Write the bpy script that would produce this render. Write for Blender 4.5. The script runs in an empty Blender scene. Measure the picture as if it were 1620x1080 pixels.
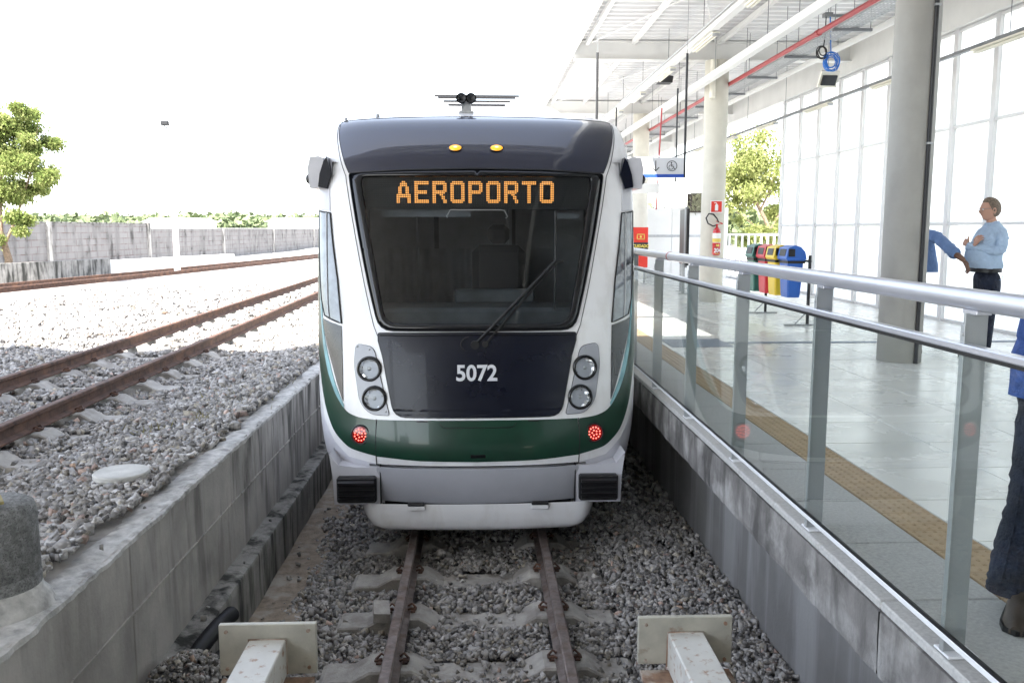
import bpy, math, random
import numpy as np
from mathutils import Vector, Matrix, Euler
rnd = random.Random(7)
R = math.radians
SC = bpy.context.scene
C = SC.collection
# ------------------------------------------------------------ camera, light, exposure
cam = bpy.data.objects.new('camera', bpy.data.cameras.new('camera')); C.objects.link(cam)
cam.data.sensor_width = 36; cam.data.lens = 30.33; cam.data.clip_start = .05; cam.data.clip_end = 3000
cam.location = (0, 0, 2.5); cam.rotation_euler = (R(90 - 7.43), 0, R(-2.2)); SC.camera = cam
SUN = Vector((-.30, -.75, 1)).normalized()
w = bpy.data.worlds.new('World'); SC.world = w; w.use_nodes = True
nt = w.node_tree; bg = nt.nodes['Background']
sky = nt.nodes.new('ShaderNodeTexSky'); sky.sky_type = 'NISHITA'; sky.sun_disc = False
sky.sun_elevation = math.asin(SUN.z); sky.sun_rotation = math.atan2(SUN.x, SUN.y)
sky.air_density = 1.0; sky.dust_density = 1.0; sky.ozone_density = 1.0
hs = nt.nodes.new('ShaderNodeHueSaturation'); hs.inputs['Saturation'].default_value = .5; nt.links.new(sky.outputs[0], hs.inputs['Color']); nt.links.new(hs.outputs[0], bg.inputs[0]); bg.inputs[1].default_value = .15
sl = bpy.data.lights.new('sun', 'SUN'); so = bpy.data.objects.new('sun', sl); C.objects.link(so)
sl.energy = 4.2; sl.angle = R(.53); sl.color = (1, .95, .88)
so.rotation_euler = SUN.to_track_quat('Z', 'Y').to_euler(); so.location = (-10, -20, 40)
vs = SC.view_settings; vs.view_transform = 'Standard'; vs.look = 'None'; vs.gamma = 1; vs.use_curve_mapping = False
vs.exposure = 2.36
SC.cycles.max_bounces = 10; SC.cycles.diffuse_bounces = 5; SC.cycles.transparent_max_bounces = 24; SC.cycles.transmission_bounces = 6
SC.cycles.use_denoising = True
SC.cycles.sample_clamp_indirect = 6
# ------------------------------------------------------------ materials
MT = {}
def mat(name, col, rough=.5, metal=0., var=.12, vs=6., bump=0., bs=60., spec=.5, coat=0., stain=None, st_amt=0., st_scale=(3, 3, .5), st_mask=(), col2=None, c2_scale=2., c2_th=(.5, .65), bd=.01, emit=None, es=0., rv=.0):
    m = bpy.data.materials.new(name); m.use_nodes = True; n = m.node_tree.nodes; l = m.node_tree.links
    b = n['Principled BSDF']; b.inputs['Roughness'].default_value = rough; b.inputs['Metallic'].default_value = metal
    b.inputs['Specular IOR Level'].default_value = spec; b.inputs['Coat Weight'].default_value = coat
    geo = n.new('ShaderNodeNewGeometry'); pos = geo.outputs['Position']
    cur = None
    def rgb(c):
        o = n.new('ShaderNodeRGB'); o.outputs[0].default_value = (*c, 1); return o.outputs[0]
    def noise(scale, det=5, vec=None, dist=0):
        t = n.new('ShaderNodeTexNoise'); t.inputs['Scale'].default_value = scale; t.inputs['Detail'].default_value = det
        t.inputs['Roughness'].default_value = .6; t.inputs['Distortion'].default_value = dist
        l.new(vec or pos, t.inputs['Vector']); return t.outputs[0]
    def ramp(f, a, c):
        r = n.new('ShaderNodeMapRange'); l.new(f, r.inputs[0]); r.inputs[1].default_value = a; r.inputs[2].default_value = c; return r.outputs[0]
    def mix(f, a, c, mode='MIX'):
        x = n.new('ShaderNodeMix'); x.data_type = 'RGBA'; x.blend_type = mode
        if isinstance(f, float): x.inputs[0].default_value = f
        else: l.new(f, x.inputs[0])
        l.new(a, x.inputs[6]); l.new(c, x.inputs[7]); return x.outputs[2]
    cur = rgb(col)
    if var:
        d = rgb([max(0, c * (1 - var * 1.6)) for c in col]); u = rgb([min(1, c * (1 + var)) for c in col])
        cur = mix(ramp(noise(vs), .3, .7), d, u)
    if col2:
        cur = mix(ramp(noise(c2_scale, 8), *c2_th), cur, rgb(col2))
    if stain:
        mp = n.new('ShaderNodeVectorMath'); mp.operation = 'MULTIPLY'; l.new(pos, mp.inputs[0]); mp.inputs[1].default_value = st_scale
        f = ramp(noise(1., 8, mp.outputs[0], .3), .47, .62)
        mu = n.new('ShaderNodeMath'); mu.operation = 'MULTIPLY'; l.new(f, mu.inputs[0]); mu.inputs[1].default_value = st_amt
        fo = mu.outputs[0]
        for ax_, lo_, hi_, mn_ in st_mask:
            sx = n.new('ShaderNodeSeparateXYZ'); l.new(pos, sx.inputs[0]); mk = n.new('ShaderNodeMapRange'); l.new(sx.outputs[ax_], mk.inputs[0]); mk.inputs[1].default_value = lo_; mk.inputs[2].default_value = hi_; mk.inputs[3].default_value = mn_
            m3 = n.new('ShaderNodeMath'); m3.operation = 'MULTIPLY'; l.new(fo, m3.inputs[0]); l.new(mk.outputs[0], m3.inputs[1]); fo = m3.outputs[0]
        cur = mix(fo, cur, rgb(stain))
    l.new(cur, b.inputs['Base Color'])
    if rv:
        mr = n.new('ShaderNodeMapRange'); l.new(noise(vs * .7), mr.inputs[0]); mr.inputs[1].default_value = .3; mr.inputs[2].default_value = .7
        mr.inputs[3].default_value = max(.02, rough - rv); mr.inputs[4].default_value = min(1, rough + rv); l.new(mr.outputs[0], b.inputs['Roughness'])
    if bump:
        bp = n.new('ShaderNodeBump'); bp.inputs['Strength'].default_value = bump; bp.inputs['Distance'].default_value = bd
        l.new(noise(bs, 6), bp.inputs['Height']); l.new(bp.outputs[0], b.inputs['Normal'])
    if emit:
        b.inputs['Emission Color'].default_value = (*emit, 1); b.inputs['Emission Strength'].default_value = es
    MT[name] = m; return m
def glass(name, tint, ior=1.45, rough=.0, diff=0., dcol=(.8, .8, .8)):
    m = bpy.data.materials.new(name); m.use_nodes = True; n = m.node_tree.nodes; l = m.node_tree.links; n.clear()
    o = n.new('ShaderNodeOutputMaterial'); t = n.new('ShaderNodeBsdfTransparent'); t.inputs[0].default_value = (*tint, 1)
    g = n.new('ShaderNodeBsdfGlossy'); g.inputs['Roughness'].default_value = rough; fr = n.new('ShaderNodeFresnel'); ge = n.new('ShaderNodeNewGeometry'); mr = n.new('ShaderNodeMapRange'); l.new(ge.outputs['Backfacing'], mr.inputs[0]); mr.inputs[3].default_value = ior; mr.inputs[4].default_value = 1 / ior; l.new(mr.outputs[0], fr.inputs[0])
    x = n.new('ShaderNodeMixShader'); l.new(fr.outputs[0], x.inputs[0]); src = t.outputs[0]
    if diff:
        d = n.new('ShaderNodeBsdfTranslucent'); d.inputs[0].default_value = (*dcol, 1); y = n.new('ShaderNodeMixShader'); y.inputs[0].default_value = diff
        l.new(t.outputs[0], y.inputs[1]); l.new(d.outputs[0], y.inputs[2]); src = y.outputs[0]
    l.new(src, x.inputs[1]); l.new(g.outputs[0], x.inputs[2]); l.new(x.outputs[0], o.inputs[0]); MT[name] = m; return m

mat('white_paint', (.80, .80, .81), .24, var=.02, coat=.4, vs=2, stain=(.50, .47, .43), st_amt=.22, st_scale=(6, 6, 2.5))
mat('silver_paint', (.56, .56, .60), .3, metal=.0, var=.04, coat=.3)
mat('silver_dark', (.36, .37, .41), .32, var=.05, coat=.25, vs=3)
mat('navy_paint', (.0026, .0040, .0125), .28, var=.08, vs=3, coat=.1, rv=.04, bump=.015, bs=5, spec=.3)
mat('navy_cap', (.002, .0045, .022), .34, var=.08, vs=3, coat=1.0, rv=.04, bump=.02, bs=5)
mat('grey_paint', (.42, .425, .46), .33, var=.05, coat=.2, vs=3)
mat('green_paint', (.0035, .036, .019), .28, var=.12, coat=.3, vs=3)
mat('teal_paint', (.22, .42, .46), .3, var=.2)
mat('black_rubber', (.007, .007, .008), .45, var=.3, bump=.15)
mat('black_gloss', (.004, .0045, .006), .14, var=.1)
mat('cab_dark', (.10, .11, .12), .6, var=.3, vs=3)
mat('cab_grey', (.30, .31, .33), .6, var=.1)
mat('led_board', (.007, .008, .009), .5, var=.2)
mat('led_off', (.06, .065, .07), .4, var=.1)
mat('led_amber', (.8, .3, .05), .4, var=0, emit=(1, .42, .10), es=.5)
mat('lamp_amber', (.8, .35, .03), .2, var=0, emit=(1, .36, .01), es=.25, coat=.5)
mat('lamp_amber_core', (.9, .5, .1), .2, var=0, emit=(1, .7, .25), es=.6)
mat('led_red', (.8, .05, .03), .3, var=0, emit=(1, .16, .12), es=.7)
mat('lens_red', (.16, .004, .004), .12, var=.1, coat=.5, emit=(1, .01, .01), es=.02)
mat('chrome', (.95, .95, .96), .10, metal=.8, var=.10, vs=80, bump=.3, bs=45)
mat('cheek_dark', (.035, .034, .036), .25, var=.5, vs=2.5, coat=.4)
mat('seat_cloth', (.03, .03, .035), .8, var=.1)
mat('number_white', (.62, .63, .66), .4, var=.03)
mat('side_glass', (.20, .22, .24), .07, var=.4, vs=4, coat=.6, spec=.9)
glass('windscreen_glass', (.52, .56, .58), 1.5)
glass('lamp_glass', (.93, .95, .96), 1.4)
glass('rail_glass', (.95, .97, .962), 1.30)
glass('frosted_panel', (.93, .95, .93), 1.25, .25, diff=.86, dcol=(.92, .93, .91))
mat('rust_rail', (.105, .055, .038), .75, var=.35, vs=12, bump=.5, bs=90, col2=(.17, .085, .05), c2_scale=5)
mat('worn_steel', (.30, .25, .23), .38, metal=.6, var=.25, vs=14, bump=.2, col2=(.16, .09, .06), c2_scale=8, c2_th=(.5, .75))
mat('sleeper_concrete', (.40, .38, .35), .9, var=.15, vs=9, bump=.5, bs=80, stain=(.16, .14, .12), st_amt=.5, st_scale=(5, 5, 5))
mat('wall_concrete', (.45, .425, .395), .9, var=.14, vs=1.6, bump=.35, bs=40, stain=(.035, .033, .03), st_amt=1.0, st_scale=(6, 6, .9), st_mask=((2, .1, .95, .4), (1, 4.0, 7, .25)), col2=(.25, .235, .22), c2_scale=1.1, c2_th=(.48, .72))
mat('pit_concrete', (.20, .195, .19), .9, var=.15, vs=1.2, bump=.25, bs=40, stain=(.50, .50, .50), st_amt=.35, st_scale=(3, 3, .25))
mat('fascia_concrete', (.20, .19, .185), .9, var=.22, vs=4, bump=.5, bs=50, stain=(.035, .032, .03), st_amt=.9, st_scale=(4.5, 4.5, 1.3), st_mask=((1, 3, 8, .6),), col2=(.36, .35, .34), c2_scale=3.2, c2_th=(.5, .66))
mat('ledge_concrete', (.30, .29, .27), .95, var=.2, vs=5, bump=.6, bs=50, stain=(.03, .03, .026), st_amt=.95, st_scale=(6, 6, .8))
mat('coping_concrete', (.50, .49, .46), .9, var=.14, vs=7, bump=.4, bs=90)
mat('rough_mortar', (.50, .49, .47), .95, var=.25, vs=14, bump=.4, bs=60, col2=(.25, .24, .23), c2_scale=10, c2_th=(.55, .7))
mat('pebble_concrete', (.27, .27, .265), .95, var=.3, vs=40, bump=1, bs=160, col2=(.10, .10, .10), c2_scale=130, c2_th=(.5, .66))
mat('column_shaded', (.34, .33, .305), .7, var=.08, vs=2.5, bump=.12, bs=25, stain=(.30, .29, .27), st_amt=.5, st_scale=(2, 2, .6))  # near column: shade is put into this darker colour
mat('column_lit', (.56, .54, .47), .7, var=.06, vs=3, bump=.1, bs=25)  # farther columns: lighter copy, the brighter light is in the colour
mat('sand', (.33, .27, .21), .98, var=.25, vs=12, bump=.8, bs=60, col2=(.42, .38, .33), c2_scale=4)
mat('bed_gravel', (.22, .21, .205), 1, var=.5, vs=38, bump=1, bs=45)
mat('sunlit_ground', (.50, .48, .45), 1, var=.2, vs=14, bump=.6, bs=30)
mat('far_ground', (.42, .40, .35), 1, var=.2, vs=.4)
mat('tile_white', (.66, .655, .63), .28, var=.04, vs=2, spec=.5, rv=.08)
mat('tile_grey', (.36, .39, .41), .45, var=.07, vs=3, bump=.1, bs=200)
mat('tile_coping', (.46, .455, .45), .8, var=.12, vs=60, bump=.3, bs=150)
mat('tactile_yellow', (.42, .30, .18), .7, var=.10, vs=10)
mat('strip_blue', (.19, .23, .29), .6, var=.1)
mat('grout', (.20, .20, .20), .9, var=.1)
mat('alu', (.56, .57, .62), .30, metal=.55, var=.03, vs=3)
mat('alu_post', (.36, .38, .39), .4, metal=.3, var=.05, vs=3)
mat('white_bar', (.74, .75, .78), .4, var=.02)
mat('cream_steel', (.46, .44, .37), .5, var=.12, vs=8, bump=.15, col2=(.22, .13, .08), c2_scale=9, c2_th=(.62, .76))
mat('rusty_steel', (.30, .19, .13), .8, var=.3, vs=12, bump=.4, col2=(.48, .42, .36), c2_scale=7, c2_th=(.48, .6))
mat('white_rusty', (.62, .61, .57), .5, var=.06, vs=8, bump=.1, col2=(.34, .20, .12), c2_scale=22, c2_th=(.56, .70))
mat('roof_white', (.72, .72, .70), .6, var=.05, vs=1.5)
mat('roof_deck', (.66, .66, .66), .5, var=.06, vs=1, metal=.0)
mat('hall_roof', (.62, .62, .61), .7, var=.08, vs=1)
mat('dark_wall', (.07, .07, .07), .8, var=.2, vs=1)
mat('fixture_cream', (.74, .72, .62), .4, var=.03)
mat('galv', (.42, .43, .44), .45, metal=.5, var=.1, vs=20)
mat('dark_galv', (.22, .23, .24), .5, metal=.4, var=.1)
mat('red_pipe', (.40, .035, .04), .4, var=.08)
mat('black_rod', (.02, .02, .022), .5, var=.1)
mat('mullion', (.66, .66, .66), .45, var=.03)
mat('blue_cable', (.02, .18, .62), .45, var=.1)
mat('sign_grey', (.66, .67, .69), .5, var=.02)
mat('sign_blue', (.02, .08, .42), .5, var=.02)
mat('ink_black', (.02, .02, .025), .6, var=0)
mat('ink_white', (.8, .8, .8), .6, var=0)
mat('ink_yellow', (.75, .60, .10), .6, var=0)
mat('poster_red', (.62, .035, .02), .5, var=.04)
mat('dry_grass', (.30, .27, .12), .8, var=.4, vs=20)
mat('ext_red', (.52, .02, .025), .25, var=.04, coat=.4)
mat('label_yellow', (.70, .55, .12), .5, var=.05)
mat('bin_green', (.02, .14, .11), .4, var=.06)
mat('bin_red', (.58, .03, .05), .4, var=.06)
mat('bin_yellow', (.78, .56, .03), .4, var=.06)
mat('bin_blue', (.02, .12, .48), .4, var=.06)
mat('corrugated_black', (.022, .022, .024), .5, var=.3)
mat('bark', (.22, .16, .11), .95, var=.3, vs=20, bump=.6)
def leafmat(name, c1, c2):
    m = bpy.data.materials.new(name); m.use_nodes = True; n = m.node_tree.nodes; l = m.node_tree.links; n.clear()
    o = n.new('ShaderNodeOutputMaterial'); d = n.new('ShaderNodeBsdfDiffuse'); t = n.new('ShaderNodeBsdfTranslucent'); g = n.new('ShaderNodeNewGeometry')
    t1 = n.new('ShaderNodeTexNoise'); t1.inputs['Scale'].default_value = 2.4; t1.inputs['Detail'].default_value = 4; l.new(g.outputs['Position'], t1.inputs['Vector'])
    mr = n.new('ShaderNodeMapRange'); l.new(t1.outputs[0], mr.inputs[0]); mr.inputs[1].default_value = .35; mr.inputs[2].default_value = .65
    x = n.new('ShaderNodeMix'); x.data_type = 'RGBA'; l.new(mr.outputs[0], x.inputs[0]); x.inputs[6].default_value = (*c1, 1); x.inputs[7].default_value = (*c2, 1)
    l.new(x.outputs[2], d.inputs[0]); l.new(x.outputs[2], t.inputs[0]); s = n.new('ShaderNodeMixShader'); s.inputs[0].default_value = .42; l.new(d.outputs[0], s.inputs[1]); l.new(t.outputs[0], s.inputs[2]); l.new(s.outputs[0], o.inputs[0]); MT[name] = m
leafmat('leaf', (.14, .19, .055), (.25, .30, .10)); leafmat('leaf_bright', (.24, .28, .09), (.36, .38, .16))
mat('leaf_pale', (.30, .30, .19), .7, var=.3, vs=9)
mat('leaf_far', (.15, .19, .09), .8, var=.35, vs=.25)
mat('skin', (.50, .28, .20), .5, var=.05)
mat('skin_dark', (.16, .08, .05), .5, var=.05)
mat('hair_grey', (.17, .125, .09), .7, var=.35, vs=60, bump=.8, bs=160)
mat('shirt_light', (.40, .52, .68), .8, var=.05, vs=8, bump=.9, bs=11, bd=.05)
mat('shirt_mid', (.15, .25, .48), .8, var=.06, vs=8, bump=.9, bs=11, bd=.05)
mat('shirt_blue', (.035, .085, .30), .8, var=.15, vs=8, bump=1, bs=9, bd=.06)
mat('denim', (.007, .012, .030), .85, var=.4, vs=9, bump=1, bs=14, bd=.05)
mat('leather', (.05, .035, .025), .5, var=.2)
mat('yellow_wood', (.33, .27, .10), .7, var=.2, vs=20)
mat('post_white', (.80, .80, .78), .6, var=.03)
# stones: per-stone tone comes from a colour attribute
def stone_mat(name):
    m = bpy.data.materials.new(name); m.use_nodes = True; n = m.node_tree.nodes; l = m.node_tree.links; b = n['Principled BSDF']
    a = n.new('ShaderNodeAttribute'); a.attribute_name = 'tone'; t = n.new('ShaderNodeTexNoise'); t.inputs['Scale'].default_value = 70
    g = n.new('ShaderNodeNewGeometry'); l.new(g.outputs['Position'], t.inputs['Vector'])
    mr = n.new('ShaderNodeMapRange'); l.new(t.outputs[0], mr.inputs[0]); mr.inputs[3].default_value = .65; mr.inputs[4].default_value = 1.3
    v = n.new('ShaderNodeVectorMath'); v.operation = 'SCALE'; l.new(a.outputs['Color'], v.inputs[0]); l.new(mr.outputs[0], v.inputs['Scale'])
    l.new(v.outputs[0], b.inputs['Base Color']); b.inputs['Roughness'].default_value = .9; MT[name] = m
stone_mat('stone')
# block wall far left: weathered render with block joints showing dark
def blockwall_mat():
    m = bpy.data.materials.new('block_wall'); m.use_nodes = True; n = m.node_tree.nodes; l = m.node_tree.links; b = n['Principled BSDF']
    b.inputs['Roughness'].default_value = .95
    g = n.new('ShaderNodeNewGeometry'); sp = n.new('ShaderNodeSeparateXYZ'); l.new(g.outputs['Position'], sp.inputs[0])
    cb = n.new('ShaderNodeCombineXYZ'); l.new(sp.outputs[1], cb.inputs[0]); l.new(sp.outputs[2], cb.inputs[1])
    br = n.new('ShaderNodeTexBrick'); l.new(cb.outputs[0], br.inputs['Vector']); br.inputs['Scale'].default_value = 1
    br.inputs['Brick Width'].default_value = .8; br.inputs['Row Height'].default_value = .26; br.inputs['Mortar Size'].default_value = .02
    br.inputs['Color1'].default_value = (.25, .24, .235, 1); br.inputs['Color2'].default_value = (.20, .19, .185, 1); br.inputs['Mortar'].default_value = (.15, .11, .10, 1)
    t = n.new('ShaderNodeTexNoise'); t.inputs['Scale'].default_value = 1; t.inputs['Detail'].default_value = 8
    vm = n.new('ShaderNodeVectorMath'); vm.operation = 'MULTIPLY'; l.new(g.outputs['Position'], vm.inputs[0]); vm.inputs[1].default_value = (2, 2.6, .6); l.new(vm.outputs[0], t.inputs['Vector'])
    mr = n.new('ShaderNodeMapRange'); l.new(t.outputs[0], mr.inputs[0]); mr.inputs[1].default_value = .47; mr.inputs[2].default_value = .66; mr.inputs[4].default_value = .85
    x = n.new('ShaderNodeMix'); x.data_type = 'RGBA'; l.new(mr.outputs[0], x.inputs[0]); l.new(br.outputs[0], x.inputs[6]); x.inputs[7].default_value = (.035, .033, .03, 1)
    t2 = n.new('ShaderNodeTexNoise'); t2.inputs['Scale'].default_value = 2.2; t2.inputs['Detail'].default_value = 6; l.new(g.outputs['Position'], t2.inputs['Vector'])
    m2 = n.new('ShaderNodeMapRange'); l.new(t2.outputs[0], m2.inputs[0]); m2.inputs[1].default_value = .36; m2.inputs[2].default_value = .52; m2.inputs[4].default_value = .6
    y = n.new('ShaderNodeMix'); y.data_type = 'RGBA'; l.new(m2.outputs[0], y.inputs[0]); l.new(x.outputs[2], y.inputs[6]); y.inputs[7].default_value = (.25, .238, .23, 1)
    l.new(y.outputs[2], b.inputs['Base Color']); MT['block_wall'] = m
blockwall_mat()
# ------------------------------------------------------------ mesh helpers
class MB:
    def __init__(s): s.v = []; s.f = []; s.sm = []
    def add(s, vs, fs, smooth=False):
        k = len(s.v); s.v += [tuple(v) for v in vs]; s.f += [tuple(i + k for i in f) for f in fs]; s.sm += [smooth] * len(fs); return s
    def box(s, x0, x1, y0, y1, z0, z1, b=0):
        if b <= 0:
            vs = [(x, y, z) for z in (z0, z1) for y in (y0, y1) for x in (x0, x1)]
            return s.add(vs, [(0, 2, 3, 1), (4, 5, 7, 6), (0, 1, 5, 4), (2, 6, 7, 3), (0, 4, 6, 2), (1, 3, 7, 5)])
        vs = []; b = min(b, (x1 - x0) * .45, (y1 - y0) * .45, (z1 - z0) * .45)
        for sx in (0, 1):
            for sy in (0, 1):
                for sz in (0, 1):
                    X, Y, Z = (x0, x1)[sx], (y0, y1)[sy], (z0, z1)[sz]; dx, dy, dz = (b, -b)[sx], (b, -b)[sy], (b, -b)[sz]
                    vs += [(X, Y + dy, Z + dz), (X + dx, Y, Z + dz), (X + dx, Y + dy, Z)]
        I = lambda a, b_, c, k: (a * 4 + b_ * 2 + c) * 3 + k
        fs = []
        for a in (0, 1):
            fs.append((I(a, 0, 0, 0), I(a, 1, 0, 0), I(a, 1, 1, 0), I(a, 0, 1, 0)))
            fs.append((I(0, a, 0, 1), I(1, a, 0, 1), I(1, a, 1, 1), I(0, a, 1, 1)))
            fs.append((I(0, 0, a, 2), I(1, 0, a, 2), I(1, 1, a, 2), I(0, 1, a, 2)))
            for c in (0, 1):
                fs.append((I(0, a, c, 1), I(1, a, c, 1), I(1, a, c, 2), I(0, a, c, 2)))
                fs.append((I(a, 0, c, 0), I(a, 1, c, 0), I(a, 1, c, 2), I(a, 0, c, 2)))
                fs.append((I(a, c, 0, 0), I(a, c, 1, 0), I(a, c, 1, 1), I(a, c, 0, 1)))
                for d in (0, 1): fs.append((I(a, c, d, 0), I(a, c, d, 1), I(a, c, d, 2)))
        return s.add(vs, fs)
    def obox(s, c, sx, sy, sz, M):
        vs = [Vector(c) + M @ Vector((x * sx / 2, y * sy / 2, z * sz / 2)) for z in (-1, 1) for y in (-1, 1) for x in (-1, 1)]
        return s.add(vs, [(0, 2, 3, 1), (4, 5, 7, 6), (0, 1, 5, 4), (2, 6, 7, 3), (0, 4, 6, 2), (1, 3, 7, 5)])
    def cyl(s, p0, p1, r0, r1=None, n=16, caps=True, smooth=True):
        r1 = r0 if r1 is None else r1; p0 = Vector(p0); p1 = Vector(p1); d = (p1 - p0).normalized()
        a = d.orthogonal().normalized(); b = d.cross(a); vs = []
        for p, r in ((p0, r0), (p1, r1)):
            for i in range(n): t = 2 * math.pi * i / n; vs.append(p + a * (r * math.cos(t)) + b * (r * math.sin(t)))
        s.add(vs, [(i, (i + 1) % n, n + (i + 1) % n, n + i) for i in range(n)], smooth)
        if caps: s.add(vs[:n], [tuple(range(n))[::-1]]); s.add(vs[n:], [tuple(range(n))])
        return s
    def tube(s, path, r, n=8, rs=None):
        P = [Vector(p) for p in path]; vs = []; prev = None; m = len(P)
        for i, p in enumerate(P):
            d = (P[min(i + 1, m - 1)] - P[max(i - 1, 0)]).normalized()
            a = d.orthogonal().normalized() if prev is None else (prev - d * prev.dot(d)).normalized(); prev = a; b = d.cross(a)
            rr = rs[i] if rs else r
            for k in range(n): t = 2 * math.pi * k / n; vs.append(p + a * (rr * math.cos(t)) + b * (rr * math.sin(t)))
        fs = [(i * n + k, i * n + (k + 1) % n, (i + 1) * n + (k + 1) % n, (i + 1) * n + k) for i in range(m - 1) for k in range(n)]
        s.add(vs, fs, True); s.add(vs[:n], [tuple(range(n))[::-1]]); s.add(vs[-n:], [tuple(range(n))]); return s
    def lathe(s, prof, c=(0, 0, 0), n=24, smooth=True, axis=None):
        M = Matrix.Identity(3) if axis is None else Vector(axis).to_track_quat('Z', 'Y').to_matrix()
        vs = [Vector(c) + M @ Vector((r * math.cos(2 * math.pi * k / n), r * math.sin(2 * math.pi * k / n), z)) for r, z in prof for k in range(n)]
        fs = [(i * n + k, i * n + (k + 1) % n, (i + 1) * n + (k + 1) % n, (i + 1) * n + k) for i in range(len(prof) - 1) for k in range(n)]
        return s.add(vs, fs, smooth)
    def prism(s, poly, a0, a1, ax='Y'):
        n = len(poly)
        def P(u, v, a): return {'Y': (u, a, v), 'X': (a, u, v), 'Z': (u, v, a)}[ax]
        vs = [P(u, v, a0) for u, v in poly] + [P(u, v, a1) for u, v in poly]
        return s.add(vs, [tuple(range(n))[::-1], tuple(range(n, 2 * n))] + [(i, (i + 1) % n, n + (i + 1) % n, n + i) for i in range(n)])
    def grid(s, pts, smooth=True, close=False):
        r = len(pts); c = len(pts[0]); vs = [p for row in pts for p in row]
        fs = [(i * c + j, i * c + (j + 1) % c, (i + 1) * c + (j + 1) % c, (i + 1) * c + j) for i in range(r - 1) for j in range(c if close else c - 1)]
        return s.add(vs, fs, smooth)
    def mesh(s, name, m, off=(0, 0, 0)):
        me = bpy.data.meshes.new(name); me.from_pydata([(v[0] - off[0], v[1] - off[1], v[2] - off[2]) for v in s.v], [], s.f)
        me.polygons.foreach_set('use_smooth', s.sm); me.materials.append(MT[m]); me.update(); return me
BASE = {}
def tag(o, label=None, cat=None, group=None, kind=None):
    if label: o['label'] = label
    if cat: o['category'] = cat
    if group: o['group'] = group
    if kind: o['kind'] = kind
    return o
def thing(name, label, cat, loc=(0, 0, 0), group=None):
    o = bpy.data.objects.new(name, None); C.objects.link(o); o.location = loc; o.empty_display_size = .2; BASE[o] = Vector(loc); return tag(o, label, cat, group)
def part(name, mb, m, root=None, loc=(0, 0, 0), **k):
    base = BASE[root] if root is not None else Vector(loc)
    o = bpy.data.objects.new(name, mb.mesh(name, m, base)); C.objects.link(o); BASE[o] = base
    if root is not None: o.parent = root
    else: o.location = loc
    if k: tag(o, **k)
    return o
def struct(name, mb, m): return part(name, mb, m, kind='structure')
def dup(root, loc, rz=0, label=None, sc=None):
    def cp(o, par):
        c = o.copy(); C.objects.link(c); c.parent = par
        for ch in o.children: cp(ch, c)
        return c
    r = root.copy(); C.objects.link(r); r.location = loc; r.rotation_euler = (0, 0, rz)
    if sc: r.scale = sc
    if label: r['label'] = label
    for ch in root.children: cp(ch, r)
    BASE[r] = Vector(loc); return r
def share(name, me, root, loc, rz=0, **k):
    o = bpy.data.objects.new(name, me); C.objects.link(o); o.parent = root; o.location = Vector(loc) - (BASE[root] if root else Vector()); o.rotation_euler = (0, 0, rz); return tag(o, **k)
def textmesh(body, size, name, m, xform, bold=.0, parent=None, res=4, space=1.):
    cu = bpy.data.curves.new('t', 'FONT'); cu.body = body; cu.size = size; cu.offset = bold; cu.resolution_u = res; cu.align_x = 'CENTER'; cu.space_character = space
    t = bpy.data.objects.new('t', cu); C.objects.link(t); dg = bpy.context.evaluated_depsgraph_get(); dg.update()
    me0 = t.evaluated_get(dg).to_mesh(); mb = MB()
    mb.add([xform(v.co.x, v.co.y) for v in me0.vertices], [tuple(p.vertices) for p in me0.polygons])
    bpy.data.objects.remove(t); bpy.data.curves.remove(cu)
    return part(name, mb, m, parent)
# ------------------------------------------------------------ ground, pit, walls
g = MB(); g.add([(-600, -30, .83), (-2.0, -30, .83), (-2.0, 70, .83), (-600, 70, .83)], [(0, 1, 2, 3)])
g.add([(-600, 70, .90), (600, 70, .90), (600, 1500, .90), (-600, 1500, .90)], [(0, 1, 2, 3)])
g.add([(7.6, -30, .90), (600, -30, .90), (600, 70, .90), (7.6, 70, .90)], [(0, 1, 2, 3)])
struct('ground', g, 'sunlit_ground')
g = MB(); g.grid([[(x, y, .85 + .01 * math.sin(x * 5 + y * 3)) for x in [-11 + .5 * i for i in range(19)]] for y in [1.6 + .5 * i for i in range(46)]]); struct('raised_ballast_bed', g, 'bed_gravel')
g = MB()
def bed_z(x, y):
    t = min(1, max(0, (x + 1.46) / .42)); return -.275 + .055 * t * t * (3 - 2 * t) - .045 * min(1, max(0, (-.50 - x) / .1)) + .012 * math.sin(x * 9 + y * 5) + .01 * math.sin(y * 11 - x * 4)
ys = [2 + .12 * i for i in range(90)] + [13 + i * 2 for i in range(29)]
xs = [-1.5 + .12 * i for i in range(29)]
g.grid([[(x, y, bed_z(x, y) - .02) for x in xs] for y in ys])
struct('ballast_bed', g, 'bed_gravel')
g = MB(); ws = [-1.70 + .05 * i for i in range(9)]
g.grid([[(x, y, -.262 + .008 * math.sin(y * 7 + x * 20)) for x in ws] for y in ys]); struct('sandy_pit_floor', g, 'sand')
rw = thing('retaining_wall', 'long grey stained concrete retaining wall left of the train pit', 'wall', (-1.8, 5, -.3))
yy = [1.6, 4.28, 7.3, 10.3, 13.3, 16.3, 20, 30, 45, 60]
for a, b in zip(yy, yy[1:]): part('wall_panel', MB().box(-2.1, -1.78, a + .004, b - .004, -.3, .935, .006), 'wall_concrete', rw)
g = MB(); prev = None
for a, b in zip(yy[:6], yy[1:]):
    n = 12
    for k in range(n):
        y0 = a + (b - a) * k / n; y1 = a + (b - a) * (k + 1) / n; o = .012 * rnd.random()
        g.box(-1.79, -1.768 - .006 * rnd.random(), y0, y1, .535 + .006 * rnd.random(), .552 + .005 * rnd.random(), .003)
part('formwork_ridge', g, 'wall_concrete', rw)
g = MB(); rows = []
N = 260
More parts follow.
